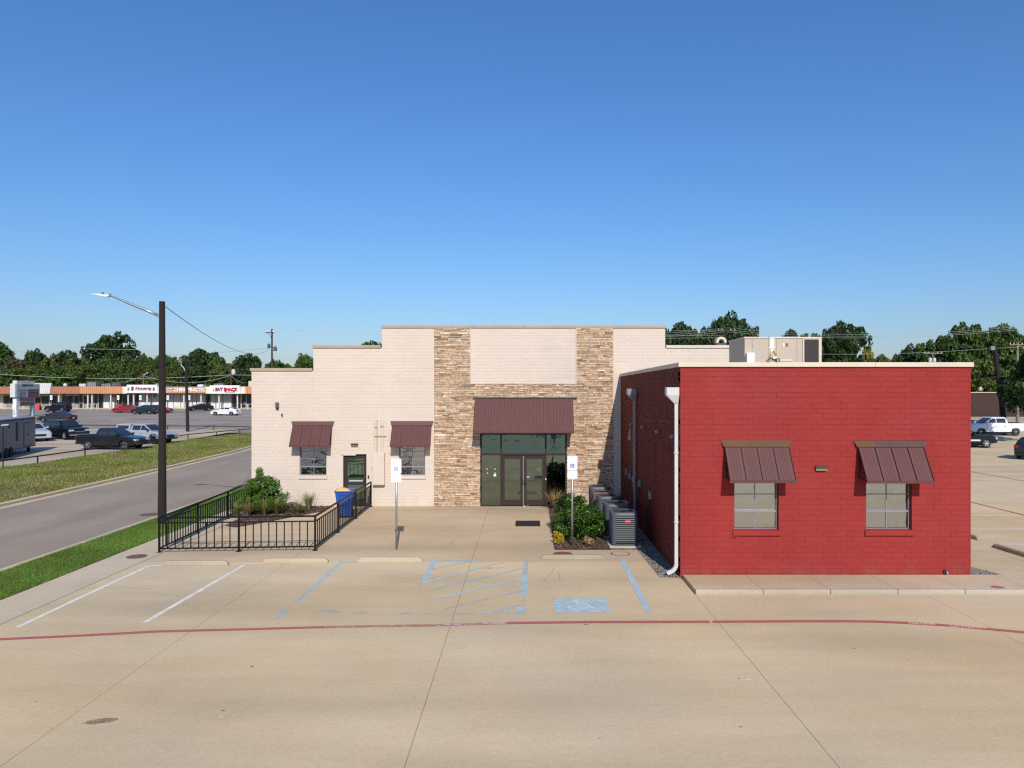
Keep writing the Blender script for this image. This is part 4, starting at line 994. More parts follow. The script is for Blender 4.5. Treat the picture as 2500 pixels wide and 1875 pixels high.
# ---------------------------------------------------------------- planting beds
bedA = [(.92, 30.32), (.86, 21.98), (2.58, 21.98), (2.58, 24), (2.45, 30.32)]
bedB = [(-10.9, 30.3), (-10.75, 25.9), (-10.3, 25.6), (-9.6, 26.6), (-8.25, 29.0), (-8.15, 30.3)]
for nm, bd_ in (('right', bedA), ('left', bedB)):
    MB().sheet(bd_ if nm == 'left' else bd_, .012).build('mulch_bed', m_mulch, local=True, kind='structure')
    P = scatter(bd_, 5200); n = len(P); P[:, 2] = NR.uniform(.012, .045, n); a = NR.uniform(0, 6.28, n); L_ = NR.uniform(.02, .055, n)
    d = np.stack([np.cos(a) * L_, np.sin(a) * L_, NR.normal(size=n) * .012], 1); e = np.stack([-np.sin(a), np.cos(a), NR.normal(size=n) * .4], 1) * .012
    v = np.stack([P - d - e, P + d - e, P + d + e, P - d + e], 1).reshape(-1, 3); npmesh('mulch_chips', v, np.arange(4 * n).reshape(n, 4), m_chip, kind='stuff')
def gravel(poly, n, base=.008):
    MB().sheet(poly, base).build('gravel_bed', m_grav, local=True, kind='structure')
    P = scatter(poly, n); P[:, 2] = base; n = len(P); s_ = NR.uniform(.012, .032, n)
    off = np.array([[1, 0, 0], [-.5, .87, 0], [-.5, -.87, 0], [0, 0, 1.0]]); v = (P[:, None, :] + off[None] * s_[:, None, None] * NR.uniform(.7, 1.2, (n, 4, 1))).reshape(-1, 3)
    f = (np.arange(n)[:, None, None] * 4 + np.array([[0, 1, 3], [1, 2, 3], [2, 0, 3]])[None]).reshape(-1, 3); npmesh('gravel', v, f, m_peb, kind='stuff')
gravel([(3.45, 18.75), (3.95, 18.68), (3.95, 30.3), (3.3, 30.3), (3.35, 23)], 3500)
gravel([(2.55, 21.98), (3.45, 21.98), (3.4, 30.3), (2.47, 30.3)], 3500, .006)
gravel([(11.48, 18.72), (12.55, 18.72), (11.95, 20.4), (11.48, 21.8)], 2600, .01)
m_bush = leafmat("bush_leaf", '#1f3310', '#33511a', '#5c7a2a', 0.28, 0.15)
m_bush2 = leafmat("evergreen_leaf", '#33500f', '#4d7420', '#73963a', 0.5, 0.2)
m_yell = leafmat("yellow_leaf", '#8a7a1c', '#b39a26', '#c9b03c', 0.5, 0.3)
m_strap = leafmat("strap_leaf", '#55602f', '#7d8247', '#a9a06a', 0.55, 0.25)
m_drygr = leafmat("dry_leaf", '#7a6a48', '#a88a5e', '#b7a06f', 0.7, 0.2)
def shrub(name, label, cat, loc, cents, rads, per, size, mat, stems=5, aspect=1.35):
    t_ = thing(name, label, cat, loc); v, f = leaf_cloud(cents, rads, per, size, aspect, up=.2)
    v[:, 2] = np.maximum(v[:, 2], .03); npmesh('foliage', v, f, mat, t_)
    mb = MB()
    for k in range(stems): c_ = cents[(k * 3) % len(cents)]; mb.tube([(R.uniform(-.1, .1), R.uniform(-.1, .1), 0), (c_[0] * .5, c_[1] * .5, c_[2] * .6), tuple(c_)], [.03, .02, .008], 6)
    mb.build('stem', m_trunk, t_, local=True); return t_
ce = [(R.uniform(-.72, .72), R.uniform(-.85, .85), R.uniform(.2, .9)) for _ in range(90)] + [(-.25 + R.uniform(-.4, .4), .9 + R.uniform(-.3, .6), R.uniform(.3, 1.1)) for _ in range(30)]
shrub('glossy_shrub', 'dense glossy green shrub in the mulch bed left of the condensers', 'shrub', (1.78, 24.0, .01), ce, [R.uniform(.12, .26) for _ in ce], 95, .036, m_bush, 8)
ce = []
for _ in range(150):
    z = R.uniform(.08, 1.32); rr_ = .92 * math.sqrt(max(.02, 1 - (z / 1.5) ** 2)) * R.uniform(.75, 1.08); t = R.uniform(0, 6.28); q_ = math.sqrt(R.uniform(.1, 1)); ce.append((rr_ * q_ * math.cos(t), rr_ * q_ * math.sin(t) * .8, z))
ce += [(-.12 + R.uniform(-.05, .05), 0, 1.3 + k * .07) for k in range(6)] + [(R.uniform(-.8, .8), R.uniform(-.4, .4), R.uniform(.4, 1.0)) for k in range(10)]
shrub('evergreen_shrub', 'tall feathery green shrub in the bed by the left cream corner', 'shrub', (-10.45, 28.75, .01), ce, [R.uniform(.06, .17) for _ in ce], 85, .028, m_bush2, 8, 2.0)
def clump(label, x, y, h_, n, mat, name='grass_clump', lean=.75):
    t_ = thing(name, label, 'ornamental grass', (x, y, .012)); V, Fc = [], []
    for k in range(n):
        a = R.uniform(0, 6.28); L_ = h_ * R.uniform(.55, 1.15); out_ = L_ * R.uniform(.1, lean); w_ = .009 * R.uniform(.6, 1.3); c_, s_ = math.cos(a), math.sin(a); b = len(V); r0 = R.uniform(0, .06)
        for t, ww in ((0, 1), (.4, 1.1), (.75, .7), (1, .08)):
            rr_ = r0 + out_ * t ** 1.6; z = L_ * (t - .28 * (out_ / L_) * t * t)
            V += [(c_ * rr_ - s_ * w_ * ww, s_ * rr_ + c_ * w_ * ww, z), (c_ * rr_ + s_ * w_ * ww, s_ * rr_ - c_ * w_ * ww, z)]
        for k2 in range(3): Fc.append((b + 2 * k2, b + 2 * k2 + 1, b + 2 * k2 + 3, b + 2 * k2 + 2))
    npmesh('leaves', np.array(V), np.array(Fc), mat, t_); return t_
clump('tall spiky grass clump by the cream wall under the left window', -8.85, 29.45, .8, 150, m_strap)
for i, (u, v) in enumerate(((576, 1262), (606, 1260), (647, 1259), (678, 1257), (727, 1256))):
    x, y = G(u, v); clump(['leftmost spiky grass clump along the bed edge behind the railing', 'yellowish grass clump just left of the tallest front one', 'grass clump in front of the feathery shrub', 'grass clump at the right foot of the feathery shrub', 'grass clump below the striped tarp bundle in the left bed'][i], x, y, (.66, .6, .8, .8, .62)[i], 170, m_strap if i in (0, 4) else (m_drygr if i == 1 else m_strap), lean=1.25)
clump('dry brown grass clump against the sidelight of the glass entrance', 1.15, 29.5, .85, 170, m_drygr, lean=.85)
for i, (x, y, s_, mt) in enumerate(((1.02, 22.75, .22, m_yell), (1.06, 24.6, .2, m_yell), (1.08, 25.3, .16, m_yell), (1.95, 22.5, .14, m_drygr))):
    ce = [(R.uniform(-.1, .1), R.uniform(-.1, .1), R.uniform(.06, s_ * 1.5)) for _ in range(10)]
    shrub('small_plant', ['bright yellow plant at the front of the right mulch bed', 'yellow green plant midway up the left edge of the right bed', 'faded yellow plant tucked beside the glossy shrub', 'small rusty leaved plant by the right sign post'][i], 'plant', (x, y, .012), ce, [.09] * 10, 36, .028, mt, 3)
x, y = G(712, 1239); t_ = thing('tarp_bundle', 'dark green crumpled bundle with an orange end in the left bed', 'bundle', (x, y, .012))
mb = MB(); mb.ball((0, 0, .1), .19, 8, (1.15, .7, .6)); mb.v = [(p[0] + R.uniform(-.02, .02), p[1] + R.uniform(-.02, .02), p[2] + R.uniform(-.02, .02)) for p in mb.v]; mb.build('bundle', M("tarp_green", '#4a5142', .8, .3, 12), t_, local=True)
mb = MB(); mb.ball((.23, -.02, .07), .1, 7, (1.1, .8, .75)); mb.v = [(p[0] + R.uniform(-.02, .02), p[1], p[2] + R.uniform(-.015, .015)) for p in mb.v]; mb.build('orange_end', M("tarp_orange", '#b5683f', .8, .2, 12), t_, local=True)

# ---------------------------------------------------------------- parking signs
def psign(x, y, ztop, label, fade):
    t_ = thing('parking_sign', label, 'sign', (x, y, 0), 0, 'accessible parking signs'); yf = y - .036
    MB().tube([(x, y, -.05), (x, y, ztop - .05)], .032, 12).build('post', m_galv, t_, smooth=True)
    def plate(z0, z1, w_, nm):
        r_ = .035; poly = []
        for cx_, cz_, a0 in ((w_ / 2 - r_, z1 - r_, 0), (-w_ / 2 + r_, z1 - r_, 90), (-w_ / 2 + r_, z0 + r_, 180), (w_ / 2 - r_, z0 + r_, 270)):
            for k in range(5): a = math.radians(a0 + 22.5 * k); poly.append((x + cx_ + r_ * math.cos(a), cz_ + r_ * math.sin(a)))
        n = len(poly); mb = MB(); mb.add([(p, yf, q_) for p, q_ in poly] + [(p, yf + .004, q_) for p, q_ in poly], [tuple(range(n))[::-1], tuple(range(n, 2 * n))] + [(i, (i + 1) % n, n + (i + 1) % n, n + i) for i in range(n)])
        return mb.build(nm, m_signw, t_)
    p1 = plate(ztop - .455, ztop, .31, 'sign_plate'); p2 = plate(ztop - .72, ztop - .465, .31, 'warning_plate')
    bx, bz, s_ = x - .065, ztop - .375, .13; bl_ = M("sign_blue_faded", '#a9abd3' if fade else '#8387bd', .4)
    MB().box(bx, bx + s_, yf - .0025, yf - .0005, bz, bz + s_).build('symbol_panel', bl_, p1)
    mb = MB(); wheelchair(mb, lambda a, b, e: (bx + s_ * (a * .84 + .06), yf - .004 - e, bz + s_ * (b * .84 + .06))); mb.build('wheelchair_symbol', m_signw, p1)
    ik = m_inkg
    text("RESERVED", .042, ik, p1, (x, yf - .001, ztop - .1)); text("PARKING", .042, ik, p1, (x, yf - .001, ztop - .16))
    for k, s in enumerate(("VIOLATORS", "SUBJECT TO", "FINE AND", "TOWING")): text(s, .036, m_signg if not fade or k < 3 else m_inkg, p2, (x, yf - .001, ztop - .51 - k * .05))
    mb = MB(); w_ = .14
    for a, b, c_, d_ in ((x - w_, x + w_, ztop - .482, ztop - .478), (x - w_, x + w_, ztop - .707, ztop - .703), (x - w_, x - w_ + .004, ztop - .702, ztop - .483), (x + w_ - .004, x + w_, ztop - .702, ztop - .483)): mb.box(a, b, yf - .0018, yf - .0004, c_, d_)
    mb.build('border', m_signg, p2); MB().box(x - .012, x + .012, yf - .006, yf - .0005, ztop - .03, ztop - .015).build('bolt', m_galv, p1)
    return t_
psign(1.43, 22.5, 2.82, 'accessible parking sign standing in the mulch bed by the glossy shrub', False)
psign(-3.96, 22.05, 2.77, 'faded accessible parking sign standing on open concrete before the cream wall', True)

# ---------------------------------------------------------------- black railing round the patio
rl = thing('railing', 'black metal railing around the left patio and planting bed', 'railing', (-8.7, 25, 0))
def run(P, Q, posts, sp, h_=1.04):
    P, Q = Vector((*P, 0)), Vector((*Q, 0)); L_ = (Q - P).length; up = Vector((0, 0, 1))
    pt = lambda s, z: P.lerp(Q, s) + up * z
    for z, w_ in ((h_, .05), (h_ - .155, .035), (.12, .04)): MB().bar(pt(0, z), pt(1, z), w_).build('rail', m_iron, rl)
    for s in posts:
        MB().bar(pt(s, 0), pt(s, h_ - .02), .05, .05, (0, 1, 0)).build('post', m_iron, rl); b = pt(s, 0); MB().box(b.x - .07, b.x + .07, b.y - .07, b.y + .07, .0, .014).build('base_plate', m_iron, rl)
    n = int(L_ / sp)
    for k in range(1, n):
        s = k / n
        if min(abs(s - q_) for q_ in posts) * L_ > .06: MB().bar(pt(s, .12), pt(s, h_ - .155), .027, .027, (0, 1, 0)).build('baluster', m_iron, rl)
run((-10.97, 21.62), (-6.40, 21.92), (0, .507, 1), .222)
run((-6.40, 21.97), (-6.50, 30.25), (.33, .66, 1), .222)
run((-10.98, 21.67), (-11.42, 30.25), (.33, .66, 1), .2)

# ---------------------------------------------------------------- bin
bx, by = -6.95, 27.75; t_ = thing('trash_can', 'blue wheeled trash can with lid open behind the right railing', 'trash can', (bx, by, 0), .12)
def rr4(hx_, hy, z, oy=0): return [(-hx_, -hy + oy, z), (hx_, -hy + oy, z), (hx_, hy + oy, z), (-hx_, hy + oy, z)]
MB().rings([rr4(.24, .25, .08), rr4(.29, .31, .6), rr4(.335, .36, 1.0), rr4(.36, .385, 1.0), rr4(.36, .385, 1.05), rr4(.33, .355, 1.05), rr4(.30, .33, .75)]).build('bin_body', m_bin, t_, local=True, bevel=.015)
mb = MB()
for q_ in ((-.17, .17, .88, .9), (-.17, .17, .5, .52), (-.17, -.15, .52, .88), (.15, .17, .52, .88)): mb.hexa([(q_[0], -.33 - q_[2] * .03 + .0, q_[2]), (q_[1], -.33 - q_[2] * .03, q_[2]), (q_[1], -.25, q_[2]), (q_[0], -.25, q_[2])], [(q_[0], -.33 - q_[3] * .03, q_[3]), (q_[1], -.33 - q_[3] * .03, q_[3]), (q_[1], -.25, q_[3]), (q_[0], -.25, q_[3])])
mb.build('front_rib', M("bin_blue_dark", '#163f80', .45), t_, local=True)
MB().hexa([(-.36, .36, 1.04), (.36, .36, 1.04), (.36, .40, 1.06), (-.36, .40, 1.06)], [(-.34, .48, .45), (.34, .48, .45), (.34, .52, .45), (-.34, .52, .45)]).build('lid', m_bin, t_, local=True, bevel=.01)
for s in (-1, 1): mb = MB(); mb.tube([(s * .22, .3, .12), (s * .29, .3, .12)], .12, 16); mb.build('wheel', m_dark, t_, local=True)
MB().bar((-.3, .43, 1.0), (.3, .43, 1.0), .03).build('handle', m_bin, t_, local=True)
t2 = thing('trash_bag', 'pale yellow bag bulging out of the blue trash can', 'bag', (bx - .08, by - .05, 1.0)); mb = MB(); mb.ball((0, 0, 0), .27, 9, (1.05, 1.0, .5)); mb.v = [(p[0] + R.uniform(-.025, .025), p[1] + R.uniform(-.025, .025), p[2] + R.uniform(-.02, .03)) for p in mb.v]; mb.build('bag', m_bag, t2, local=True, smooth=True)

# ---------------------------------------------------------------- poles and wires
lx, ly = -13.37, 26.55; lt = vz(736, ly)
t_ = thing('street_lamp', 'tall dark wooden pole with silver lamp arm beside the railing', 'street lamp', (lx, ly, 0))
MB().tube([(lx, ly, -.1), (lx + .01, ly, 4), (lx, ly, lt)], [.15, .125, .1], 14).build('pole', m_pole, t_, smooth=False)
ap = [(lx - .1, ly, vz(771, ly)), (lx - .6, ly, vz(757, ly)), (lx - 1.2, ly, vz(741, ly)), (lx - 1.65, ly, vz(728, ly)), (lx - 1.85, ly, vz(723, ly)), (lx - 1.98, ly, vz(722, ly))]
MB().tube(ap, [.055, .05, .045, .035, .03, .03], 10).build('arm', m_galv, t_, smooth=True)
MB().box(lx - .13, lx - .08, ly - .06, ly + .06, vz(776, ly), vz(765, ly)).build('bracket', m_galv, t_)
hx0 = lx - 1.93; hz0 = vz(722, ly)
MB().rings([[(hx0 + a, ly - b, hz0 + c_ - e), (hx0 + a, ly + b, hz0 + c_ - e), (hx0 + a, ly + b * .8, hz0 + c_ + e), (hx0 + a, ly - b * .8, hz0 + c_ + e)] for a, b, c_, e in ((0, .06, 0, .035), (-.12, .09, .0, .05), (-.4, .12, .035, .035), (-.62, .08, .06, .015))]).build('lamp_head', m_gut, t_, bevel=.008)
MB().cyl((hx0 - .25, ly), .04, hz0 + .05, hz0 + .12, 10).build('photocell', m_cond, t_); MB().cyl((hx0 + .03, ly), .035, hz0 + .03, hz0 + .09, 10).build('knuckle', m_galv, t_)
def wire(P, Q, sag, label, r=.012, mat=None, n=18):
    pts = []
    for k in range(n + 1):
        t = k / n; pts.append(tuple(P[i] + (Q[i] - P[i]) * t - (4 * sag * t * (1 - t) if i == 2 else 0) for i in range(3)))
    o = MB().tube(pts, r, 5).build('overhead_wire', mat or m_wire); o['label'] = label; o['category'] = 'wire'; o['group'] = 'overhead wires'; return o
def pt3(u, v, d): return (ux(u, d), d, vz(v, d))
def upole(u, v, d, lean=0, r=.15, mat=None, label='', arm=None, ub=None):
    x, _, zt = pt3(u, v, d); xb = x if ub is None else ux(ub, d); zb = hz(d)
    t_ = thing('utility_pole', label, 'utility pole', (xb, d, zb)); MB().tube([(xb, d, zb - .2), ((x + xb) / 2, d, (zb + zt) / 2), (x, d, zt)], [r, r * .85, r * .7], 10).build('pole', mat or m_pole2, t_)
    if arm:
        z = zt - arm[2]; MB().bar((x - arm[0], d - .12, z), (x + arm[1], d - .12, z), .1, .12).build('crossarm', arm[3] if len(arm) > 3 else (mat or m_pole2), t_)
        MB().bar((x - arm[0] * .6, d - .12, z), (x, d - .12, z - .7), .04).build('brace', m_iron, t_)
        MB().bar((x + arm[1] * .6, d - .12, z), (x, d - .12, z - .7), .04).build('brace', m_iron, t_)
        for q_ in (-arm[0] + .08, -arm[0] * .5, arm[1] * .5, arm[1] - .08): MB().cyl((x + q_, d - .12), .05, z + .06, z + .22, 8).build('insulator', m_lab, t_)
    return t_
def transformer(t_, x, d, z, r=.28, h_=.9, mat=None):
    o = MB().rings([[(x + q_ * math.cos(2 * math.pi * k / 14), d + q_ * math.sin(2 * math.pi * k / 14), zz) for k in range(14)] for q_, zz in ((r * .9, z), (r, z + .05), (r, z + h_ - .06), (r * .8, z + h_), (.05, z + h_ + .03), (.05, z + h_ + .2))]).build('transformer', mat or m_gut, t_); return o
pA = upole(664, 803, 90, label='brown utility pole with two dark transformers rising behind the left parapet', arm=(.75, .3, .45)); transformer(pA, ux(664, 90) - .38, 90, vz(850, 90), .19, .5, m_cond); transformer(pA, ux(664, 90) + .4, 90, vz(857, 90), .22, .5, m_cond)
MB().bar((ux(664, 90) - .35, 90, vz(845, 90)), (ux(664, 90) + .4, 90, vz(850, 90)), .06).build('bracket', m_iron, pA)
pB = upole(453.5, 869, 82, r=.19, mat=m_pole, label='black pole with boxed lamp beside the mall parking lot', ub=458.5)
MB().tube([pt3(452, 906, 82), pt3(448, 897, 82), pt3(443, 893, 82), pt3(442, 888, 82)], .05, 6).build('conduit', m_gut, pB); x, y_, z = pt3(440.5, 888, 82); MB().box(x - .15, x + .2, y_ - .15, y_ + .15, z + .05, z + .4).build('lamp_box', M("box_tan", '#75695a', .6), pB, bevel=.04); MB().tube([(x - .3, y_ - .1, z + .4), (x + .2, y_ - .1, z + .55)], .09, 8).build('floodlight', m_box, pB)
upole(201, 874, 172, r=.22, label='brown crossarm pole rising behind the strip mall roof', arm=(1.0, 1.2, 1.0))
pD = upole(350, 912, 158, r=.17, mat=M("pole_orange", '#8a5d40', .9), label='short orange brown pole on the roof line behind the white cafe sign'); MB().bar(pt3(350, 916, 158), pt3(362, 909, 158), .12).build('lamp_arm', m_gut, pD)
pE = upole(564, 892, 162, r=.2, label='pole with white transformer behind the right part of the strip mall'); transformer(pE, ux(570, 162), 162, vz(914, 162), .42, 1.1); MB().bar(pt3(557, 893, 162), pt3(566, 893, 162), .1).build('crossarm', m_pole2, pE)
pF = upole(1773, 799, 100, r=.17, mat=m_pole, label='dark pole carrying three wires behind the rooftop unit', arm=(1.2, 1.2, .5))
pG = upole(2277, 861, 110, r=.15, mat=m_pole3, label='pale crossarm pole with two white transformers behind the red wing roof', arm=(1.35, 1.4, .1)); transformer(pG, ux(2270.5, 110), 110, vz(884, 110), .24, .6); transformer(pG, ux(2281, 110), 110, vz(884, 110), .24, .6)
pH = upole(2428, 843, 90, r=.32, mat=m_pole, label='thick dark leaning pole behind the white pickup', ub=2453); x, y_, z = pt3(2424, 848, 90); MB().box(x - .35, x + .15, y_ - .2, y_ + .2, z - .35, z + .15).build('cable_box', m_box, pH)
pI = upole(2484, 836, 95, r=.2, mat=m_pole3, label='tall pale crossarm pole at the right behind the white pickup', arm=(1.1, 1.1, .3))
lampP, pAP = pt3(403, 748, ly), pt3(660, 851, 90)
wire(lampP, pAP, 1.15, 'thin dark wire sagging from the street lamp to the brown utility pole', .014, m_wired)
wire(pt3(664, 803, 90), pt3(1773, 818, 100), .4, 'upper pale wire running right from the brown utility pole', .012); wire(pt3(668, 805, 90), pt3(1773, 824, 100), .5, 'second pale wire running right from the brown utility pole', .012); wire(pt3(660, 805, 90), pt3(1773, 806, 100), .2, 'topmost faint wire right of the brown utility pole', .009)
wire(pt3(655, 850, 90), pt3(-60, 846, 120), 1.3, 'thin wire running left from the brown pole across the sky', .012, m_wired)
wire(pt3(-40, 911, 160), pt3(564, 915, 162), 1.0, 'long pale wire in front of the trees above the mall roof', .04, m_wire); wire(pt3(564, 915, 162), pt3(780, 913, 150), .2, 'pale wire continuing right from the transformer pole', .04)
wire(pt3(350, 917, 158), pt3(564, 916, 162), 1.6, 'pale wire sagging between the orange pole and the transformer pole', .028); wire(pt3(564, 917, 162), pt3(596, 935, 152), .3, 'service wire dropping from the transformer pole to the mall roof', .028); wire(pt3(350, 917, 158), pt3(262, 942, 152), .3, 'service wire dropping left from the orange pole', .028)
wire(pt3(190, 851, 168), pt3(420, 853, 168), .1, 'pale wire crossing the big tree crown', .03)
for dz, nm in ((0, 'top'), (5, 'middle'), (9.5, 'lowest')):
    wire(pt3(1773, 800 + dz, 100), pt3(1480, 812 + dz, 92), .35, nm + ' of three pale wires left of the dark pole behind the rooftop unit', .012); wire(pt3(1773, 800 + dz, 100), pt3(2560, 790 + dz * .8, 78), 1.05, nm + ' of three pale wires right of the dark pole behind the rooftop unit', .012)
wire(pt3(2428, 850, 90), pt3(1900, 861, 105), .45, 'lower pale wire running left from the leaning pole', .016); wire(pt3(2428, 850, 90), pt3(2540, 840, 88), .1, 'lower pale wire running right from the leaning pole', .016)
wire(pt3(2440, 918, 90), pt3(2300, 930, 104), .2, 'pale wire meeting the leaning pole halfway up', .02); wire(pt3(2440, 918, 90), pt3(2540, 915, 86), .1, 'pale wire leaving the leaning pole halfway up', .02)

# ---------------------------------------------------------------- pipe rails along the mall lot
def prail(name, pts, h_, label, posts):
    t_ = thing(name, label, 'rail', (*pts[0], hz(pts[0][1])))
    for a, b in zip(pts, pts[1:]): MB().tube([(*a, hz(a[1]) + h_), (*b, hz(b[1]) + h_)], .045, 8).build('rail', m_pole, t_)
    for x, y in posts: MB().tube([(x, y, hz(y) - .1), (x, y, hz(y) + h_)], .045, 8).build('post', m_pole, t_)
pp = [(-32.9, 40), (-32.9, 48.7), (-32.95, 54), (-33.05, 59.7), (-33.2, 71), (-31.9, 74.5), (-30.9, 78), (-30.2, 79.5)]
prail('pipe_rail', pp, .48, 'long low dark pipe rail at the top of the grass bank', [(-32.9, 43), (-32.9, 48.7), (-32.95, 54), (-33.05, 59.7), (-33.12, 65.4), (-33.2, 71), (-31.9, 74.5), (-30.9, 78)])
prail('pipe_rail', [(-54, 86.2), (-36.3, 84), (-31, 82.6)], .48, 'far low dark pipe rail behind the two pickups', [(-53, 86), (-47.5, 85.4), (-42, 84.7), (-36.3, 84), (-31.4, 82.7)])
x, y = -32.7, 45.2
t_ = thing('gate_post', 'tall thin black pole standing at the left end of the grass bank', 'post', (x, y, 0)); MB().tube([(x, y, -.1), (x, y, 2.6)], .035, 8).build('post', m_pole, t_); MB().bar((x - .1, y, 2.72), (x + .35, y, 2.76), .06).build('top_bar', m_gut, t_)
x, y = -33.1, 45.2; t_ = thing('gate_post', 'grey pole with short arm at the left edge by the trailer', 'post', (x - .35, y, 0)); MB().tube([(x - .35, y, -.1), (x - .35, y, 1.55), (x - 1.2, y, 1.5)], .03, 8).build('post', m_galv, t_)
# ---------------------------------------------------------------- vehicles (local axes: x forward, y left)
m_tyre = M("tyre", '#17171a', .85, .1); m_rim = M("alloy", '#b0b2b5', .35, .08, 6, metal=.6); m_rimd = M("dark_alloy", '#2b2c2f', .4, .08, metal=.4); m_steel = M("steel_wheel", '#c9c6bf', .5, .06)
m_cglass = mirror("car_glass", (.02, .024, .028), .04, .02, 1, metal=0.0, spec=.9); m_trim = M("car_trim", '#1c1d1f', .5, .05); m_hl = M("headlight", '#a9aeb2', .15, .2, 8, spec=.8); m_tl = M("taillight", '#8c1418', .2, .05); m_chrome = M("chrome", '#c9ccd0', .2, .04, metal=.9); m_plate = M("plate", '#dcdcd6', .5)
def paint(n, c): return M("car_paint_" + n, c, .28, .03, 1, metal=0.0, spec=.4, coat=.4)
def arch(x, r, z0, n=8): return [(x + r * math.cos(t), z0 + r * math.sin(t)) for t in [math.pi - math.pi * k / n for k in range(n + 1)]]
CARS = {
 'sedan': dict(W=1.82, wx=(-1.38, 1.40), wr=.33, up=[(-2.36, .42), (-2.4, .72), (-2.33, .98), (-2.2, 1.04), (-1.7, 1.06), (.95, 1.0), (1.65, .93), (2.18, .80), (2.37, .62), (2.38, .40), (2.3, .24)], rb=(-2.3, .26), cab=(-1.86, 1.10, 1.04, -1.02, .18, 1.45), win=(( -.98, -.10), (-.02, .92)), qtr=None),
 'coupe': dict(W=1.84, wx=(-1.38, 1.42), wr=.33, up=[(-2.3, .42), (-2.36, .74), (-2.28, .98), (-2.12, 1.02), (-1.9, 1.03), (.95, .98), (1.65, .9), (2.16, .76), (2.34, .58), (2.34, .38), (2.26, .24)], rb=(-2.24, .26), cab=(-2.1, 1.12, 1.01, -.85, .10, 1.40), win=((-1.0, -.12), (-.04, .92)), qtr=None),
 'hatch': dict(W=1.82, wx=(-1.28, 1.30), wr=.34, up=[(-2.05, .46), (-2.1, .8), (-2.02, 1.08), (-1.9, 1.1), (.85, 1.06), (1.5, .98), (1.98, .84), (2.14, .64), (2.14, .42), (2.06, .26)], rb=(-2.0, .28), cab=(-2.0, 1.10, 1.08, -1.5, .12, 1.58), win=((-.92, -.08), (0.0, .86)), qtr=(-1.55, -1.02)),
 'suv': dict(W=1.9, wx=(-1.36, 1.42), wr=.37, up=[(-2.26, .5), (-2.3, .9), (-2.24, 1.16), (-2.1, 1.18), (.9, 1.13), (1.6, 1.07), (2.16, .94), (2.32, .74), (2.34, .46), (2.24, .3)], rb=(-2.2, .34), cab=(-2.2, 1.12, 1.16, -1.86, .22, 1.68), win=((-.95, -.10), (-.02, .9)), qtr=(-1.85, -1.05)),
 'bigsuv': dict(W=2.0, wx=(-1.45, 1.58), wr=.39, up=[(-2.5, .55), (-2.52, .95), (-2.48, 1.22), (.85, 1.2), (1.0, 1.2), (2.1, 1.14), (2.42, 1.08), (2.48, .8), (2.52, .55), (2.42, .38)], rb=(-2.44, .4), cab=(-2.46, 1.06, 1.2, -2.34, .36, 1.84), win=((-.95, -.08), (0.0, .84)), qtr=(-2.2, -1.05)),
 'jeep': dict(W=1.88, wx=(-1.3, 1.5), wr=.42, up=[(-2.0, .6), (-2.02, 1.0), (-2.0, 1.22), (.75, 1.22), (.8, 1.2), (1.95, 1.1), (2.05, 1.0), (2.06, .75), (2.2, .72), (2.2, .52), (2.0, .46)], rb=(-1.96, .48), cab=(-1.98, .78, 1.21, -1.94, .46, 1.84), win=((-.75, -.02), (.05, .62)), qtr=(-1.85, -.85)),
 'pickup': dict(W=1.92, wx=(-1.62, 1.62), wr=.40, up=[(-2.68, .58), (-2.72, .9), (-2.70, 1.20), (-.98, 1.2), (-.9, 1.18), (1.1, 1.17), (1.4, 1.15), (2.1, 1.06), (2.5, .94), (2.64, .72), (2.66, .52), (2.5, .38)], rb=(-2.6, .46), cab=(-.98, 1.32, 1.17, -.80, .42, 1.78), win=((-.72, .12), (.2, 1.1)), qtr=None, bed=(-2.62, -1.02)),
 'bigpickup': dict(W=2.03, wx=(-1.85, 1.82), wr=.43, up=[(-2.92, .62), (-2.95, .95), (-2.94, 1.32), (-1.08, 1.32), (-1.0, 1.28), (1.1, 1.26), (1.35, 1.26), (2.3, 1.2), (2.72, 1.1), (2.86, .85), (2.9, .58), (2.72, .42)], rb=(-2.86, .5), cab=(-1.08, 1.42, 1.27, -.92, .5, 1.93), win=((-.82, .12), (.2, 1.18)), qtr=None, bed=(-2.85, -1.14)),
 'oldpickup': dict(W=1.95, wx=(-1.6, 1.72), wr=.39, up=[(-2.6, .6), (-2.64, .9), (-2.62, 1.16), (-.62, 1.16), (-.55, 1.14), (.7, 1.13), (1.0, 1.12), (2.2, 1.05), (2.5, 1.0), (2.54, .8), (2.66, .62), (2.6, .42)], rb=(-2.5, .48), cab=(-.62, .95, 1.13, -.5, .28, 1.72), win=((-.35, .72),), qtr=None, bed=(-2.54, -.68)),
}
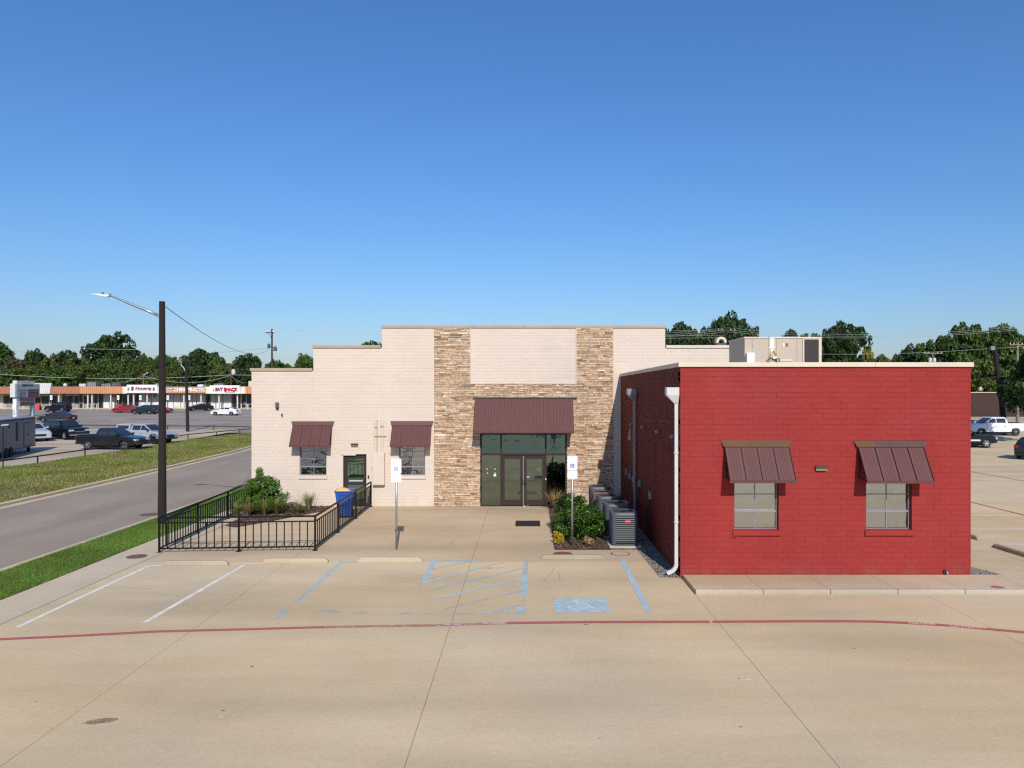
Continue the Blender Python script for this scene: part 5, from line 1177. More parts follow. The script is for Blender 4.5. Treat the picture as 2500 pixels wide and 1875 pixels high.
def vehicle(kind, label, cat, name, pm, loc, rz, group=None, rim=None, canopy=False, spare=False, lower=None, side_trim=None, chrome=False):
    S = CARS[kind]; W = S['W']; hw = W / 2; t_ = thing(name, label, cat, loc, rz, group); rim = rim or m_rim
    ra = S['wr'] + .07; xr, xf = S['wx']; zb = S['up'][-1][1]
    low = [(xf + ra, zb)] + arch(xf, ra, S['wr'] - .02)[::-1] + [(xf - ra, zb - .02), (xr + ra, zb - .02)] + arch(xr, ra, S['wr'] - .02)[::-1] + [(xr - ra, S['rb'][1])]
    prof = S['up'] + low + [S['rb']]
    cxm = 0
    def secs(y, ins, nar): return [((x - math.copysign(nar, x)) if abs(x) > 1.95 else x, y, z - (ins if z > zb + .45 else -ins * .4 if z < .3 else 0)) for x, z in prof]
    MB().rings([secs(-hw * .84, .012, .1), secs(-hw * .975, .05, .035), secs(-hw, .13, .06)] if 0 else [secs(-hw + .0, .10, .10), secs(-hw + .05, .03, .03), secs(-hw + .2, .0, .0), secs(0, -.015, -.03), secs(hw - .2, 0, 0), secs(hw - .05, .03, .03), secs(hw, .10, .10)]).build('body', pm, t_, local=True, bevel=.012)
    MB().box(xr - .3, xf + .35, -hw + .22, hw - .22, .2, .62).build('chassis', m_dark, t_, local=True)
    xb0, xb1, zb0, xt0, xt1, zt = S['cab']; wb, wt = hw - .06, hw - .27
    cr = lambda x, w_, z: [(x, -w_, z), (x, w_, z)]
    def lo(t, s, z_extra=0): return None
    B = [(xb0, -wb), (xb1, -wb + .03), (xb1, wb - .03), (xb0, wb)]; Tq = [(xt0, -wt), (xt1, -wt), (xt1, wt), (xt0, wt)]
    midx = .55
    M1 = [(B[i][0] + (Tq[i][0] - B[i][0]) * midx, B[i][1] + (Tq[i][1] - B[i][1]) * .38) for i in range(4)]; zm = zb0 + (zt - .05 - zb0) * midx
    T1 = [(a * .98 + (xt0 + xt1) / 2 * .02, b) for a, b in Tq]; T2 = [((a - (xt0 + xt1) / 2) * .88 + (xt0 + xt1) / 2, b * .86) for a, b in Tq]
    mb = MB(); mb.rings([[(x, y, zb0 - .04) for x, y in B], [(x, y, zm) for x, y in M1], [(x, y, zt - .05) for x, y in T1], [(x, y, zt) for x, y in T2]]); mb.build('cabin', pm, t_, local=True, bevel=.02)
    def wall(i, j, s, t, off):   # point on the cabin wall from corner i to j
        if t < midx: q_ = t / midx; a = [B[k][0] + (M1[k][0] - B[k][0]) * q_ for k in (i, j)], [B[k][1] + (M1[k][1] - B[k][1]) * q_ for k in (i, j)]
        else: q_ = (t - midx) / (1 - midx); a = [M1[k][0] + (T1[k][0] - M1[k][0]) * q_ for k in (i, j)], [M1[k][1] + (T1[k][1] - M1[k][1]) * q_ for k in (i, j)]
        z = zb0 - .04 + (zm - zb0 + .04) * t / midx if t < midx else zm + (zt - .05 - zm) * (t - midx) / (1 - midx)
        d = Vector((a[0][1] - a[0][0], a[1][1] - a[1][0], 0)).normalized(); n_ = Vector((d.y, -d.x, .25)).normalized() * off
        return (a[0][0] + (a[0][1] - a[0][0]) * s + n_.x, a[1][0] + (a[1][1] - a[1][0]) * s + n_.y, z + n_.z)
    def glass(i, j, s0, s1, t0, t1, nm, sl=0):
        mb = MB(); g0 = [wall(i, j, s0, t0, .012), wall(i, j, s1, t0, .012), wall(i, j, s1 - sl, midx, .012), wall(i, j, s1 - sl * 1.6, t1, .012), wall(i, j, s0 + .0, t1, .012), wall(i, j, s0, midx, .012)]
        mb.add(g0, [(0, 1, 2, 5), (5, 2, 3, 4)]); mb.build(nm, m_cglass, t_, local=True)
    glass(1, 2, .07, .93, .1, .95, 'windshield'); glass(3, 0, .1, .9, .22, .92, 'rear_window')
    Lb = xb1 - xb0
    wins = list(S['win']) + ([S['qtr']] if S['qtr'] else [])
    for a, b in wins:
        s0, s1 = (a - xb0) / Lb, (b - xb0) / Lb; fr = b > .5; rr_ = a < xb0 + .5
        for i, j, m_ in ((0, 1, False), (2, 3, True)):
            mb = MB(); t0, t1 = .16, .86
            def xt(s, t):  # keep window posts near vertical
                ww = (B[0][0] + (M1[0][0] - B[0][0]) * min(t / midx, 1)) if t <= midx else M1[0][0] + (T1[0][0] - M1[0][0]) * (t - midx) / (1 - midx)
                w1 = (B[1][0] + (M1[1][0] - B[1][0]) * min(t / midx, 1)) if t <= midx else M1[1][0] + (T1[1][0] - M1[1][0]) * (t - midx) / (1 - midx)
                x = xb0 + s * Lb; x = max(min(x, w1 - .11), ww + .1); return (x - ww) / (w1 - ww)
            P_ = []
            for s, t in ((s0, t0), (s1, t0), (s1, midx), (s1, t1), (s0, t1), (s0, midx)):
                q_ = xt(s, t); P_.append(wall(i, j, (1 - q_) if m_ else q_, t, .012))
            mb.add(P_, [(0, 1, 2, 5), (5, 2, 3, 4)]); mb.build('side_window', m_cglass, t_, local=True)
    # doors with handles
    for a, b in S['win']:
        for sy in (-1, 1):
            mb = MB(); z0, z1 = zb + .1, zb0 - .12; y = sy * (hw + .004)
            xa = max(a - .04, xr + ra + .02) if a < 0 else a - .04
            mb.box(xa, b + .03, min(y, y - sy * .03), max(y, y - sy * .03), z0 + .03, z1 - .06); dr = mb.build('door', pm, t_, local=True, bevel=.008)
            MB().box(xa + .06, xa + .24, min(y, y + sy * .022), max(y, y + sy * .022), z1 - .18, z1 - .145).build('handle', m_trim if not chrome else m_chrome, dr, local=True)
    for x in (xr, xf):
        for sy in (-1, 1):
            mb = MB(); r = S['wr']; y0 = sy * (hw - .2); y1 = sy * (hw - .015); n = 22
            mb.rings([[(x + q_ * math.cos(2 * math.pi * k / n), y, r + q_ * math.sin(2 * math.pi * k / n)) for k in range(n)] for q_, y in ((r * .6, y0), (r - .03, y0), (r, y0 + sy * .03), (r, y1 - sy * .04), (r - .03, y1), (r * .66, y1), (r * .62, y1 - sy * .03))], cap=False); wl_ = mb.build('wheel', m_tyre, t_, local=True)
            mb = MB(); mb.rings([[(x + q_ * math.cos(2 * math.pi * k / n), y, r + q_ * math.sin(2 * math.pi * k / n)) for k in range(n)] for q_, y in ((r * .64, y1 - sy * .03), (r * .6, y1 - sy * .015), (r * .56, y1 - sy * .06))], cap=False)
            for k in range(6):
                t = k * math.pi / 3; mb.bar((x, y1 - sy * .03, r), (x + r * .6 * math.cos(t), y1 - sy * .03, r + r * .6 * math.sin(t)), .07, .03)
            mb.tube([(x, y1 - sy * .05, r), (x, y1 - sy * .012, r)], .075, 10); mb.build('rim', rim, wl_, local=True)
            MB().tube([(x, y0, r), (x, y1 - sy * .07, r)], r * .6, 16).build('brake', m_dark, wl_, local=True)
            mb = MB(); A = arch(x, ra + .012, r - .02, 12); mb.rings([[(p[0], sy * (hw - .01), p[1]) for p in A], [(p[0], sy * (hw + .02), p[1]) for p in A], [(x + (p[0] - x) * 1.16, sy * (hw + .012), r - .02 + (p[1] - r + .02) * 1.16) for p in A]], cap=False, closed=False); mb.build('fender_flare', lower or pm, t_, local=True)
    xF = max(p[0] for p in prof); xR = min(p[0] for p in prof); zh = [z for x, z in S['up'] if x > 1.8][0]
    MB().box(xF - .2, xF + .045, -hw + .09, hw - .09, zb + .02, zb + .17).build('front_bumper', lower or (m_chrome if chrome else pm), t_, local=True, bevel=.03)
    MB().box(xR - .06, xR + .2, -hw + .09, hw - .09, zb + .08, zb + .26).build('rear_bumper', lower or (m_chrome if chrome else pm), t_, local=True, bevel=.03)
    MB().box(xF - .1, xF + .022, -hw * .48, hw * .48, zb + .21, zh - .24).build('grille', m_trim, t_, local=True, bevel=.015)
    if chrome: MB().box(xF - .05, xF + .035, -hw * .5, hw * .5, (zb + zh) / 2 + .0, (zb + zh) / 2 + .05).build('grille_bar', m_chrome, t_, local=True)
    for sy in (-1, 1):
        mb = MB(); y0, y1 = sy * hw * .52, sy * (hw - .03); a, b = min(y0, y1), max(y0, y1); z1 = zh - .16
        mb.box(xF - .26, xF - .012, a, b, z1 - .17, z1); mb.build('headlight', m_hl, t_, local=True, bevel=.03)
        tall = kind in ('pickup', 'bigpickup', 'oldpickup', 'bigsuv', 'jeep', 'suv')
        y0 = sy * (hw - .02); y1 = sy * (hw - (.2 if tall else .3)); a, b = min(y0, y1), max(y0, y1); zt2 = S['up'][2][1] - .06
        MB().box(xR - .012, xR + .16, a, b, zt2 - (.4 if tall else .2), zt2).build('taillight', m_tl, t_, local=True, bevel=.02)
        xm = xb1 - .28; MB().hexa([(xm - .06, sy * (hw - .06), zb0 + .02), (xm + .1, sy * (hw - .06), zb0 + .02), (xm + .08, sy * (hw + .2), zb0 + .03), (xm - .05, sy * (hw + .2), zb0 + .03)], [(xm - .06, sy * (hw - .06), zb0 + .15), (xm + .08, sy * (hw - .06), zb0 + .15), (xm + .06, sy * (hw + .18), zb0 + .2), (xm - .05, sy * (hw + .18), zb0 + .2)]).build('mirror', lower or pm, t_, local=True, bevel=.015)
        if side_trim: MB().box(xr + ra + .05, xf - ra - .05, min(sy * hw, sy * (hw + .014)), max(sy * hw, sy * (hw + .014)), side_trim[1], side_trim[2]).build('side_trim', side_trim[0], t_, local=True)
    MB().box(xR - .075, xR - .06, -.16, .16, zb + .3, zb + .43).build('license_plate', m_plate, t_, local=True)
    if 'bed' in S and not canopy:
        b0, b1 = S['bed']; zz = S['up'][2][1]; MB().box(b0 + .06, b1 - .02, -hw + .12, hw - .12, zz + .004, zz + .03).build('bed_cover', m_trim, t_, local=True)
    if canopy:
        b0, b1 = S['bed']; zz = S['up'][2][1] - .03; w1, w2 = hw - .06, hw - .2
        MB().rings([[(b0 - .03, -w1, zz), (b1, -w1, zz), (b1, w1, zz), (b0 - .03, w1, zz)], [(b0 + .12, -w2, zt - .06), (b1, -w2, zt - .06), (b1, w2, zt - .06), (b0 + .12, w2, zt - .06)], [(b0 + .22, -w2 + .1, zt), (b1, -w2 + .1, zt), (b1, w2 - .1, zt), (b0 + .22, w2 - .1, zt)]]).build('canopy', pm, t_, local=True, bevel=.02)
        for sy in (-1, 1):
            f = lambda x, q_: (x, sy * (w1 + (w2 - w1) * q_ + .014), zz + (zt - .06 - zz) * q_)
            MB().add([f(b0 + .2, .3), f(b1 - .15, .3), f(b1 - .15, .85), f(b0 + .27, .85)], [(0, 1, 2, 3)]).build('side_window', m_cglass, t_, local=True)
    if spare:
        mb = MB(); mb.tube([(xR - .25, 0, 1.1), (xR - .02, 0, 1.1)], .4, 20); mb.build('spare_wheel', m_tyre, t_, local=True); MB().tube([(xR - .27, 0, 1.1), (xR - .24, 0, 1.1)], .22, 16).build('spare_cover', m_rimd, t_, local=True)
    return t_
def vat(u, v): x, y = G(u, v); return (x, y, hz(y) + .012)
D2 = math.radians
GL = 'cars parked by the strip mall'
vehicle('pickup', 'dark grey crew cab pickup parked behind the pipe rail', 'pickup truck', 'pickup_truck', paint('charcoal', '#202125'), (-34.6 + .0, 60.6, .02), D2(-6), lower=None)
vehicle('pickup', 'silver pickup with matching camper shell half behind the street lamp pole', 'pickup truck', 'pickup_truck', paint('silver', '#9a9ea4'), (-35.0, 66.6, hz(66.6) + .01), D2(-14), rim=m_rimd, canopy=True, lower=m_trim)
vehicle('bigsuv', 'old black suv with chrome bumper and tan lower stripe beside the trailer', 'suv', 'parked_suv', paint('black', '#0c0d10'), (-45.6, 71.6, hz(71.6) + .01), D2(-30), chrome=True, side_trim=(m_rimd, .5, .56))
vehicle('suv', 'silver suv with black grille half hidden by the trailer', 'suv', 'parked_suv', paint('silver_white', '#a9aeb6'), (-47.4, 69.3, hz(69.3) + .01), D2(-38))
vehicle('sedan', 'dark grey sedan alone in the left of the mall lot', 'car', 'parked_car', paint('graphite', '#2a2b30'), (-65.2, 100.5, hz(100.5) + .012), D2(174), GL)
vehicle('jeep', 'black boxy off road vehicle with spare wheel before the mall walkway', 'suv', 'parked_suv', paint('jet', '#0a0b0c'), (-87.0, 134.5, hz(134.5) + .012), D2(176), GL, spare=True, lower=m_trim)
vehicle('coupe', 'bright red low car by the mall entrance', 'car', 'parked_car', paint('red', '#8e1a22'), (-72.6, 131.5, hz(131.5) + .012), D2(186), GL)
vehicle('hatch', 'dark teal hatchback parked in front of the red cars', 'car', 'parked_car', paint('teal', '#18262c'), (-66.2, 125.5, hz(125.5) + .012), D2(178), GL)
vehicle('sedan', 'red car tail showing between teal hatchback and lamp pole', 'car', 'parked_car', paint('maroon', '#7c1c26'), (-66.6, 130.8, hz(130.8) + .012), D2(2), GL)
vehicle('coupe', 'black sedan facing out before the chiropractic shop', 'car', 'parked_car', paint('night', '#15171c'), (-63.0, 139.5, hz(139.5) + .012), D2(222), GL)
vehicle('coupe', 'white sedan parked before the burger shop', 'car', 'parked_car', paint('white', '#d8d9da'), (-50.2, 121.0, hz(121) + .012), D2(173), GL)
vehicle('bigpickup', 'white crew cab pickup parked across the right lot', 'pickup truck', 'pickup_truck', paint('white2', '#dadbdc'), (49.2, 76.4, hz(76.4)), D2(180), rim=m_rim)
vehicle('oldpickup', 'old black pickup nose with white stripe showing past the red wing', 'pickup truck', 'pickup_truck', paint('black2', '#0b0c10'), (37.5, 62.6, hz(62.6)), D2(-4), rim=m_steel, side_trim=(m_gut, .58, .72), chrome=True)
vehicle('hatch', 'dark blue grey hatchback cut off by the right edge', 'car', 'parked_car', paint('slate', '#1d212a'), (36.9, 52.2, .0), D2(40))

# trailer
tx, ty = -39.9, 55.0; t_ = thing('cargo_trailer', 'long grey enclosed trailer with black edged double doors at the left edge', 'trailer', (tx, ty, 0), math.atan2(6.6, -2.2)); L_, hw, zb, zt = 3.7, 1.2, .45, 2.78
m_trl = M("trailer_skin", '#5b6068', .42, .05, 1.2)
MB().box(-L_ - 6, L_ - .05, -hw, hw, zb, zt).build('body', m_trl, t_, local=True, bevel=.04); MB().box(-L_ - 6.02, L_ - .03, -hw - .012, hw + .012, zt - .16, zt - .03).build('top_trim', m_trim, t_, local=True); MB().box(-L_ - 6.02, L_ - .03, -hw - .012, hw + .012, zb - .02, zb + .07).build('bottom_trim', m_trim, t_, local=True)
MB().box(-L_ - 6, L_ - .07, -hw + .03, hw - .03, zt, zt + .03).build('roof', m_rtu if 0 else M("trailer_roof", '#8f959b', .5), t_, local=True)
for a, b in ((.9, 1.72), (1.78, 2.6)):
    dr = MB().box(a, b, -hw - .03, -hw - .004, zb + .18, zt - .45).build('door', m_trl, t_, local=True, bevel=.006)
    MB().box(b - .1 if a < 1 else a + .02, b - .02 if a < 1 else a + .1, -hw - .06, -hw - .03, 1.4, 1.5).build('latch', m_black, dr, local=True)
mb = MB()
for a, b, c_, d_ in ((.83, .9, zb + .1, zt - .38), (2.6, 2.67, zb + .1, zt - .38), (1.72, 1.78, zb + .18, zt - .45), (.9, 2.6, zt - .45, zt - .38), (.9, 2.6, zb + .1, zb + .18)): mb.box(a, b, -hw - .024, -hw - .003, c_, d_)
mb.build('door_frame', m_trim, t_, local=True); MB().box(-.75, -.5, -hw - .05, -hw - .003, 1.1, 2.5).build('black_strip', m_trim, t_, local=True); MB().box(-2.4, -2.15, -hw - .02, -hw - .003, 2.1, 2.35).build('port', m_black, t_, local=True)
MB().ball((-2.6, 0, zt + .03), .45, 10, (1, 1, .75)).build('roof_vent', m_dark, t_, local=True, smooth=True); MB().bar((L_ - .1, 0, .4), (L_ + 1.1, 0, .42), .12).build('coupler', m_iron, t_, local=True); MB().box(L_ - .5, L_ - .3, -.9, -.7, .0, .45).build('jack', m_iron, t_, local=True)
for x in (-2.9, -2.0):
    for sy in (-1, 1): mb = MB(); mb.tube([(x, sy * (hw - .1), .36), (x, sy * (hw + .06), .36)], .36, 20); mb.build('wheel', m_tyre, t_, local=True)

# ---------------------------------------------------------------- strip mall
DM = 150.0; mx = lambda u: ux(u, DM); mz = lambda v: vz(v, DM); g0 = hz(DM)
ma = thing('strip_mall', 'long low strip mall with orange metal fascia and glass shopfronts', 'building', (mx(300), DM, g0))
m_mw = M("mall_wall", '#cfc9bd', .7, .05, .6); m_ms = M("mall_stucco", '#b9aa96', .8, .05, .6); m_fr = M("fascia_rust", '#a2684a', .55, .08, .5); m_fo = M("fascia_orange", '#bf875c', .55, .06, .5); m_fw = M("fascia_white", '#c4c2bd', .5, .06, .5); m_fc = M("fascia_cream", '#d9cfbf', .6, .05, .5)
m_dg = mirror("shop_glass_dark", (.05, .055, .055), .05, .02, 1, metal=.6); m_bg = M("shop_blind_glass", '#8f979c', .3, .1, .5, spec=.7); m_lp = M("shop_low_panel", '#cfd2d0', .5, .06, .6); m_st = M("shop_pale_stone", '#c9c8c2', .8, .2, 1.5); m_gr = M("green_sign", '#2f5a44', .5); m_rs = M("red_sign", '#9c3236', .5)
DW = DM + 2.2; eave = mz(961); zc = mz(943.5)
MB().box(mx(-120), mx(700), DW + .3, DM + 26, g0 - .2, zc - .15).build('wall', m_ms, ma); MB().box(mx(-120), mx(700), DM + .3, DM + 26, zc - .14, zc - .02).build('roof', M("mall_roof", '#77736e', .9, .1), ma)
MB().box(mx(-120), mx(700), DM + .25, DW + .3, eave - .02, eave + .14).build('soffit', m_ms, ma); MB().box(mx(-120), mx(700), DM - 1.2, DW + .3, g0 - .2, g0 + .1).build('walkway', m_side, ma)
for k, (a, b, mt, st) in enumerate(((-120, 32, m_fr, 1), (32, 123, m_fw, 1), (123, 197, m_fr, 1), (197, 301, m_fo, 1), (301, 312, m_fc, 0), (386, 391, m_fc, 0), (503, 513, m_fc, 0), (588, 600, m_fc, 0), (600, 700, m_fo, 1))):
    x0, x1 = mx(a), mx(b); mb = MB()
    if st:
        n = max(2, int((x1 - x0) / .42)); pr = []
        for i in range(n):
            xa = x0 + (x1 - x0) * i / n; dx = (x1 - x0) / n; pr += [(xa, 0), (xa + dx * .62, 0), (xa + dx * .7, .1), (xa + dx * .92, .1)]
        pr.append((x1, 0)); zz = zc if k != 1 else zc + .7; dd = .55 if k < 3 else .25
        mb.rings([[(x, DM - .2 - h_, eave) for x, h_ in pr], [(x, DM - .2 - h_ + dd, zz) for x, h_ in pr]], cap=False, closed=False); mb.box(x0, x1, DM - .2 + dd, DM + .6, zc - .2, zz - .01)
    else: mb.box(x0, x1, DM - .25, DM + .3, eave, zc - .05)
    mb.build('fascia', mt, ma)
bays = [(-40, -12, 'w'), (-12, 3, 'd'), (3, 13, 'd'), (13, 36, 'd'), (36, 40, 'w'), (40, 80, 'd'), (82, 101, 'd'), (104, 121, 'd'), (121, 134, 'w'), (134, 141, 'D'), (142, 149, 'd'), (149, 161, 'd'), (163, 176, 'd'), (177, 184, 'D'), (187, 200, 'd'), (200, 211, 'D'), (213, 221, 'd'), (224, 235, 'd'), (236, 251, 'b'), (251, 266, 'b'), (269, 283, 'd'), (284, 298, 'd'), (299, 309, 'D'), (312, 323, 'D'),
        (325, 340, 'b'), (340, 355, 'b'), (358, 378, 'b'), (379, 395, 'b'), (396, 410, 'b'), (410, 428, 's'), (428, 446, 's'), (448, 456, 'b'), (458, 467, 'b'), (468, 488, 's'), (490, 502, 'D'), (503, 515, 's'), (516, 532, 'b'), (534, 554, 'b'), (555, 575, 'D'), (579, 589, 'D'), (591, 604, 'd'), (605, 620, 'd'), (622, 640, 'b')]
for a, b, t in bays:
    x0, x1 = mx(a) + .06, mx(b) - .06; z0, z1 = g0 + .12, eave - .05; zm = mz(981)
    if t == 'w': continue
    if t in 'dD':
        fr = MB().box(x0 - .05, x1 + .05, DW + .18, DW + .296, z0, z1).build('window' if t == 'd' else 'door', m_alu, ma)
        tr = mz(966.5) if t == 'D' or R.random() < .4 else None
        zl = z0 + (.05 if t == 'D' or a > 180 else .9)
        if a < 200 and t == 'd': zl = z0 + .9; z1 -= .5
        if tr: MB().box(x0, x1, DW + .13, DW + .17, zl, tr - .06).build('pane', m_dg, fr); MB().box(x0, x1, DW + .13, DW + .17, tr, z1).build('pane', m_gr if (a in (224, 269, 284)) else (m_rs if a in (299,) else m_dg), fr)
        else: MB().box(x0, x1, DW + .13, DW + .17, zl, z1).build('pane', m_dg, fr)
        if t == 'D': MB().box(x1 - .25, x1 - .15, DW + .08, DW + .125, z0 + .9, z0 + 1.3).build('handle', m_alu, fr)
    else:
        fr = MB().box(x0 - .05, x1 + .05, DW + .18, DW + .296, z0, z1).build('window', m_alu, ma); MB().box(x0, x1, DW + .13, DW + .17, zm + .05, z1).build('pane', m_bg, fr)
        MB().box(x0, x1, DW + .11, DW + .17, z0, zm).build('low_panel', m_lp if t == 'b' else m_st, fr)
        if a in (251, 340, 379): MB().box(x0 + .1, x1 - .1, DW + .1, DW + .128, z1 - .75, z1 - .1).build('banner', m_rs, fr)
        if a == 358: MB().box(x0 + .1, x0 + .7, DW + .1, DW + .128, z1 - .75, z1 - .1).build('banner', m_gr, fr)
for u in (141, 212, 222, 268, 310.5, 324, 357, 447, 489, 533, 578): MB().box(mx(u) - .12, mx(u) + .12, DM + .3, DM + .55, g0 + .1, eave).build('column', m_fw, ma)
def shopsign(u0, u1, v0, v1, mat, label, dy=.5, slope=.18):
    x0, x1, z0, z1 = mx(u0), mx(u1), mz(v1), mz(v0); t_ = thing('shop_sign', label, 'sign', ((x0 + x1) / 2, DM - .3, z0)); y = DM - dy
    MB().hexa([(x0, y, z0), (x1, y, z0), (x1, DM + .28, z0), (x0, DM + .28, z0)], [(x0 + slope, y + .12, z1), (x1 - slope, y + .12, z1), (x1 - slope, DM + .28, z1), (x0 + slope, DM + .28, z1)]).build('sign_box', mat, t_, bevel=.03); return t_, y
def stext(t_, s, u, v, size, mat, y, sx=1, bold=.02): text(s, size, mat, t_, (mx(u), y - .04, mz(v)), sx=sx, ext=.04, bold=bold)
t_, y = shopsign(310, 387, 939.5, 959, m_signw, 'white cafe sign with green and red flags on the strip mall')
for a, mt in ((314.5, m_gr), (324, m_rs), (367, m_gr), (376, m_rs)): MB().box(mx(a), mx(a + 4.5), y - .06, y + .03, mz(954), mz(946)).build('flag_bar', mt if mt is m_rs else M("flag_green", '#4e9a80', .5), t_)
stext(t_, "El Almuerzo", 348, 948, .85, m_rs, y, 1.0, .015); MB().box(mx(335), mx(362), y - .045, y + .02, mz(953.2), mz(952.4)).build('underline', m_inkg, t_)
t_, y = shopsign(391, 503, 944.5, 959.5, m_fo, 'orange sign reading CHIROPRACTIC in white letters on the strip mall', .45, 0)
stext(t_, "CHIROPRACTIC", 466, 952, 1.0, m_signw, y, .92, .03); MB().box(mx(400), mx(427), y - .03, y + .02, mz(951.5), mz(947.5)).build('name_panel', M("sign_indigo", '#5a4f86', .5), t_); stext(t_, "THE JOINT", 413.5, 949.5, .42, m_signw, y - .03, 1.1, .01); MB().box(mx(404), mx(427), y - .03, y + .02, mz(955.2), mz(954.2)).build('underline', m_signw, t_)
t_, y = shopsign(512, 588, 941, 961, m_signw, 'white sign with red FAT SHACK letters on the strip mall')
stext(t_, "FAT SHACK", 555, 951.0, .95, m_dark, y - .0, .92, .05); stext(t_, "FAT SHACK", 555, 950.6, .95, M("sign_red", '#c8202c', .4), y - .06, .92, .03)
MB().box(mx(551), mx(576), y - .05, y + .03, mz(958), mz(955.5)).build('tag_bar', m_cond, t_); stext(t_, "EAT FAT", 564, 956.7, .28, m_signw, y - .05, 1.3, .01)
mb = MB(); mb.box(mx(525), mx(530.5), y - .08, y + .03, mz(953.8), mz(949)); mb.ycyl(((mx(525) + mx(530.5)) / 2, 0, mz(948.6)), .3, y - .08, y + .03, 12); mb.build('logo_shape', m_signw, t_); mb = MB(); mb.box(mx(523), mx(532.5), y - .03, y + .03, mz(955), mz(948.5)); mb.ycyl(((mx(523) + mx(532.5)) / 2, 0, mz(948.3)), .42, y - .03, y + .03, 12); mb.build('logo_outline', m_cond, t_)
# roof equipment on the mall
for i, (a, b, v, lb, mt) in enumerate(((168, 184, 937, 'pale rooftop unit above the rust fascia', m_gut), (189, 210, 933.5, 'grey framed rooftop unit beside the pale one', m_box), (224, 246, 937, 'silver slatted rooftop unit above the orange fascia', m_galv), (250, 272, 934, 'dark rooftop unit left of the white cafe sign', m_cond), (359, 384, 936.5, 'grey rooftop unit behind the white cafe sign', m_galv), (464, 477, 939, 'white rooftop unit above CHIROPRACTIC', m_signw), (505, 528, 937, 'slatted rooftop unit at the left end of the FAT SHACK sign', m_galv), (591, 640, 930.5, 'cream rooftop unit beside the cream building corner', m_cop))):
    x0, x1 = mx(a), mx(b); zt = vz(v, DM + 4); t_ = thing('rooftop_unit', lb, 'rooftop unit', ((x0 + x1) / 2, DM + 4, zc - .1), 0, 'rooftop units on the strip mall'); MB().box(x0, x1, DM + 3.4, DM + 5, zc - .1, zt).build('casing', mt, t_, bevel=.04)
    mb = MB()
    for k in range(5): xk = x0 + (x1 - x0) * (.12 + .17 * k); mb.box(xk, xk + (x1 - x0) * .07, DM + 3.36, DM + 3.41, zc + .1, zt - .15)
    mb.build('louver', m_cond if i in (2, 6) else mt, t_); MB().tube([((x0 + x1) / 2, DM + 4.2, zt), ((x0 + x1) / 2, DM + 4.2, zt + .12)], .4, 12).build('fan_ring', m_cond, t_)
t_ = thing('roof_vent', 'silver dome vent on the strip mall roof right of the pylon sign', 'roof vent', (mx(137), DM + 3, zc)); MB().ball((mx(137), DM + 3, zc + .3), .42, 8).build('dome', m_gut, t_, smooth=True); MB().cyl((mx(137), DM + 3), .3, zc - .2, zc + .1, 12).build('collar', m_galv, t_)
gh = thing('metal_building', 'grey gable roofed building behind the left end of the strip mall', 'building', (ux(40, 186), 186, hz(186))); d = 186
MB().hexa([(ux(-160, d), d - 5, 0), (ux(140, d), d - 5, 0), (ux(140, d), d + 8, 0), (ux(-160, d), d + 8, 0)], [(ux(-160, d), d - 5, vz(944, d)), (ux(140, d), d - 5, vz(944, d)), (ux(140, d), d + 8, vz(944, d)), (ux(-160, d), d + 8, vz(944, d))]).build('wall', m_fw, gh)
MB().add([(ux(-160, d), d - 5.3, vz(944, d)), (ux(140, d), d - 5.3, vz(944, d)), (ux(40, d), d - 5.3, vz(930, d)), (ux(-160, d), d + 8.3, vz(944, d)), (ux(140, d), d + 8.3, vz(944, d)), (ux(40, d), d + 8.3, vz(930, d))], [(0, 1, 2), (3, 5, 4), (1, 4, 5, 2), (0, 2, 5, 3), (0, 3, 4, 1)]).build('roof', M("metal_roof_grey", '#8b8f92', .5), gh)
# kerbside furniture of the mall
for i, (u, lb) in enumerate(((125.5, 'accessible parking sign behind the black off road vehicle'), (289, 'accessible parking sign by the dark shop doors'), (343, 'accessible parking sign under the white cafe sign'), (410, 'accessible parking sign right of the lamp pole'), (462, 'accessible parking sign right of the black pole'))):
    d = 147.0; x = ux(u, d); t_ = thing('parking_sign', lb, 'sign', (x, d, hz(d)), 0, 'accessible parking signs along the mall'); MB().tube([(x, d, hz(d) - .1), (x, d, hz(d) + 2.7)], .05, 6).build('post', m_galv, t_)
    p_ = MB().box(x - .22, x + .22, d - .07, d - .05, hz(d) + 1.95, hz(d) + 2.85).build('sign_plate', m_signw, t_); MB().box(x - .11, x + .11, d - .078, d - .072, hz(d) + 2.25, hz(d) + 2.55).build('symbol_panel', M("sign_teal", '#5f9c92', .5), p_)
for i, (a, b) in enumerate(((-3, 12), (14, 30), (38, 55), (57, 75), (176.5, 188.5), (211, 222), (224, 236), (268, 274), (589, 604), (606, 616))):
    d = 146.0; x0, x1 = ux(a, d), ux(b, d); t_ = thing('guard_rail', f"white hoop barrier {['left of the pylon sign at the frame edge', 'just left of the pylon sign', 'between the pylon posts', 'right of the pylon posts', 'behind the off road vehicle tail', 'left of the red planter', 'at the shop right of the columns', 'before the red bin', 'at the cream building corner', 'last one beside the cream building'][i]}", 'barrier', ((x0 + x1) / 2, d, hz(d)), 0, 'white hoop barriers along the mall')
    for x in (x0, x1): MB().bar((x, d, hz(d) - .1), (x, d, hz(d) + 1.15), .1, .1, (0, 1, 0)).build('post', m_gut, t_)
    for z in (1.1, .35): MB().bar((x0, d, hz(d) + z), (x1, d, hz(d) + z), .06).build('rail', m_gut, t_)
d = 144.0; x = ux(94, d); t_ = thing('sandwich_board', 'red folding sandwich board left of the black off road vehicle', 'sign', (x, d, hz(d)))
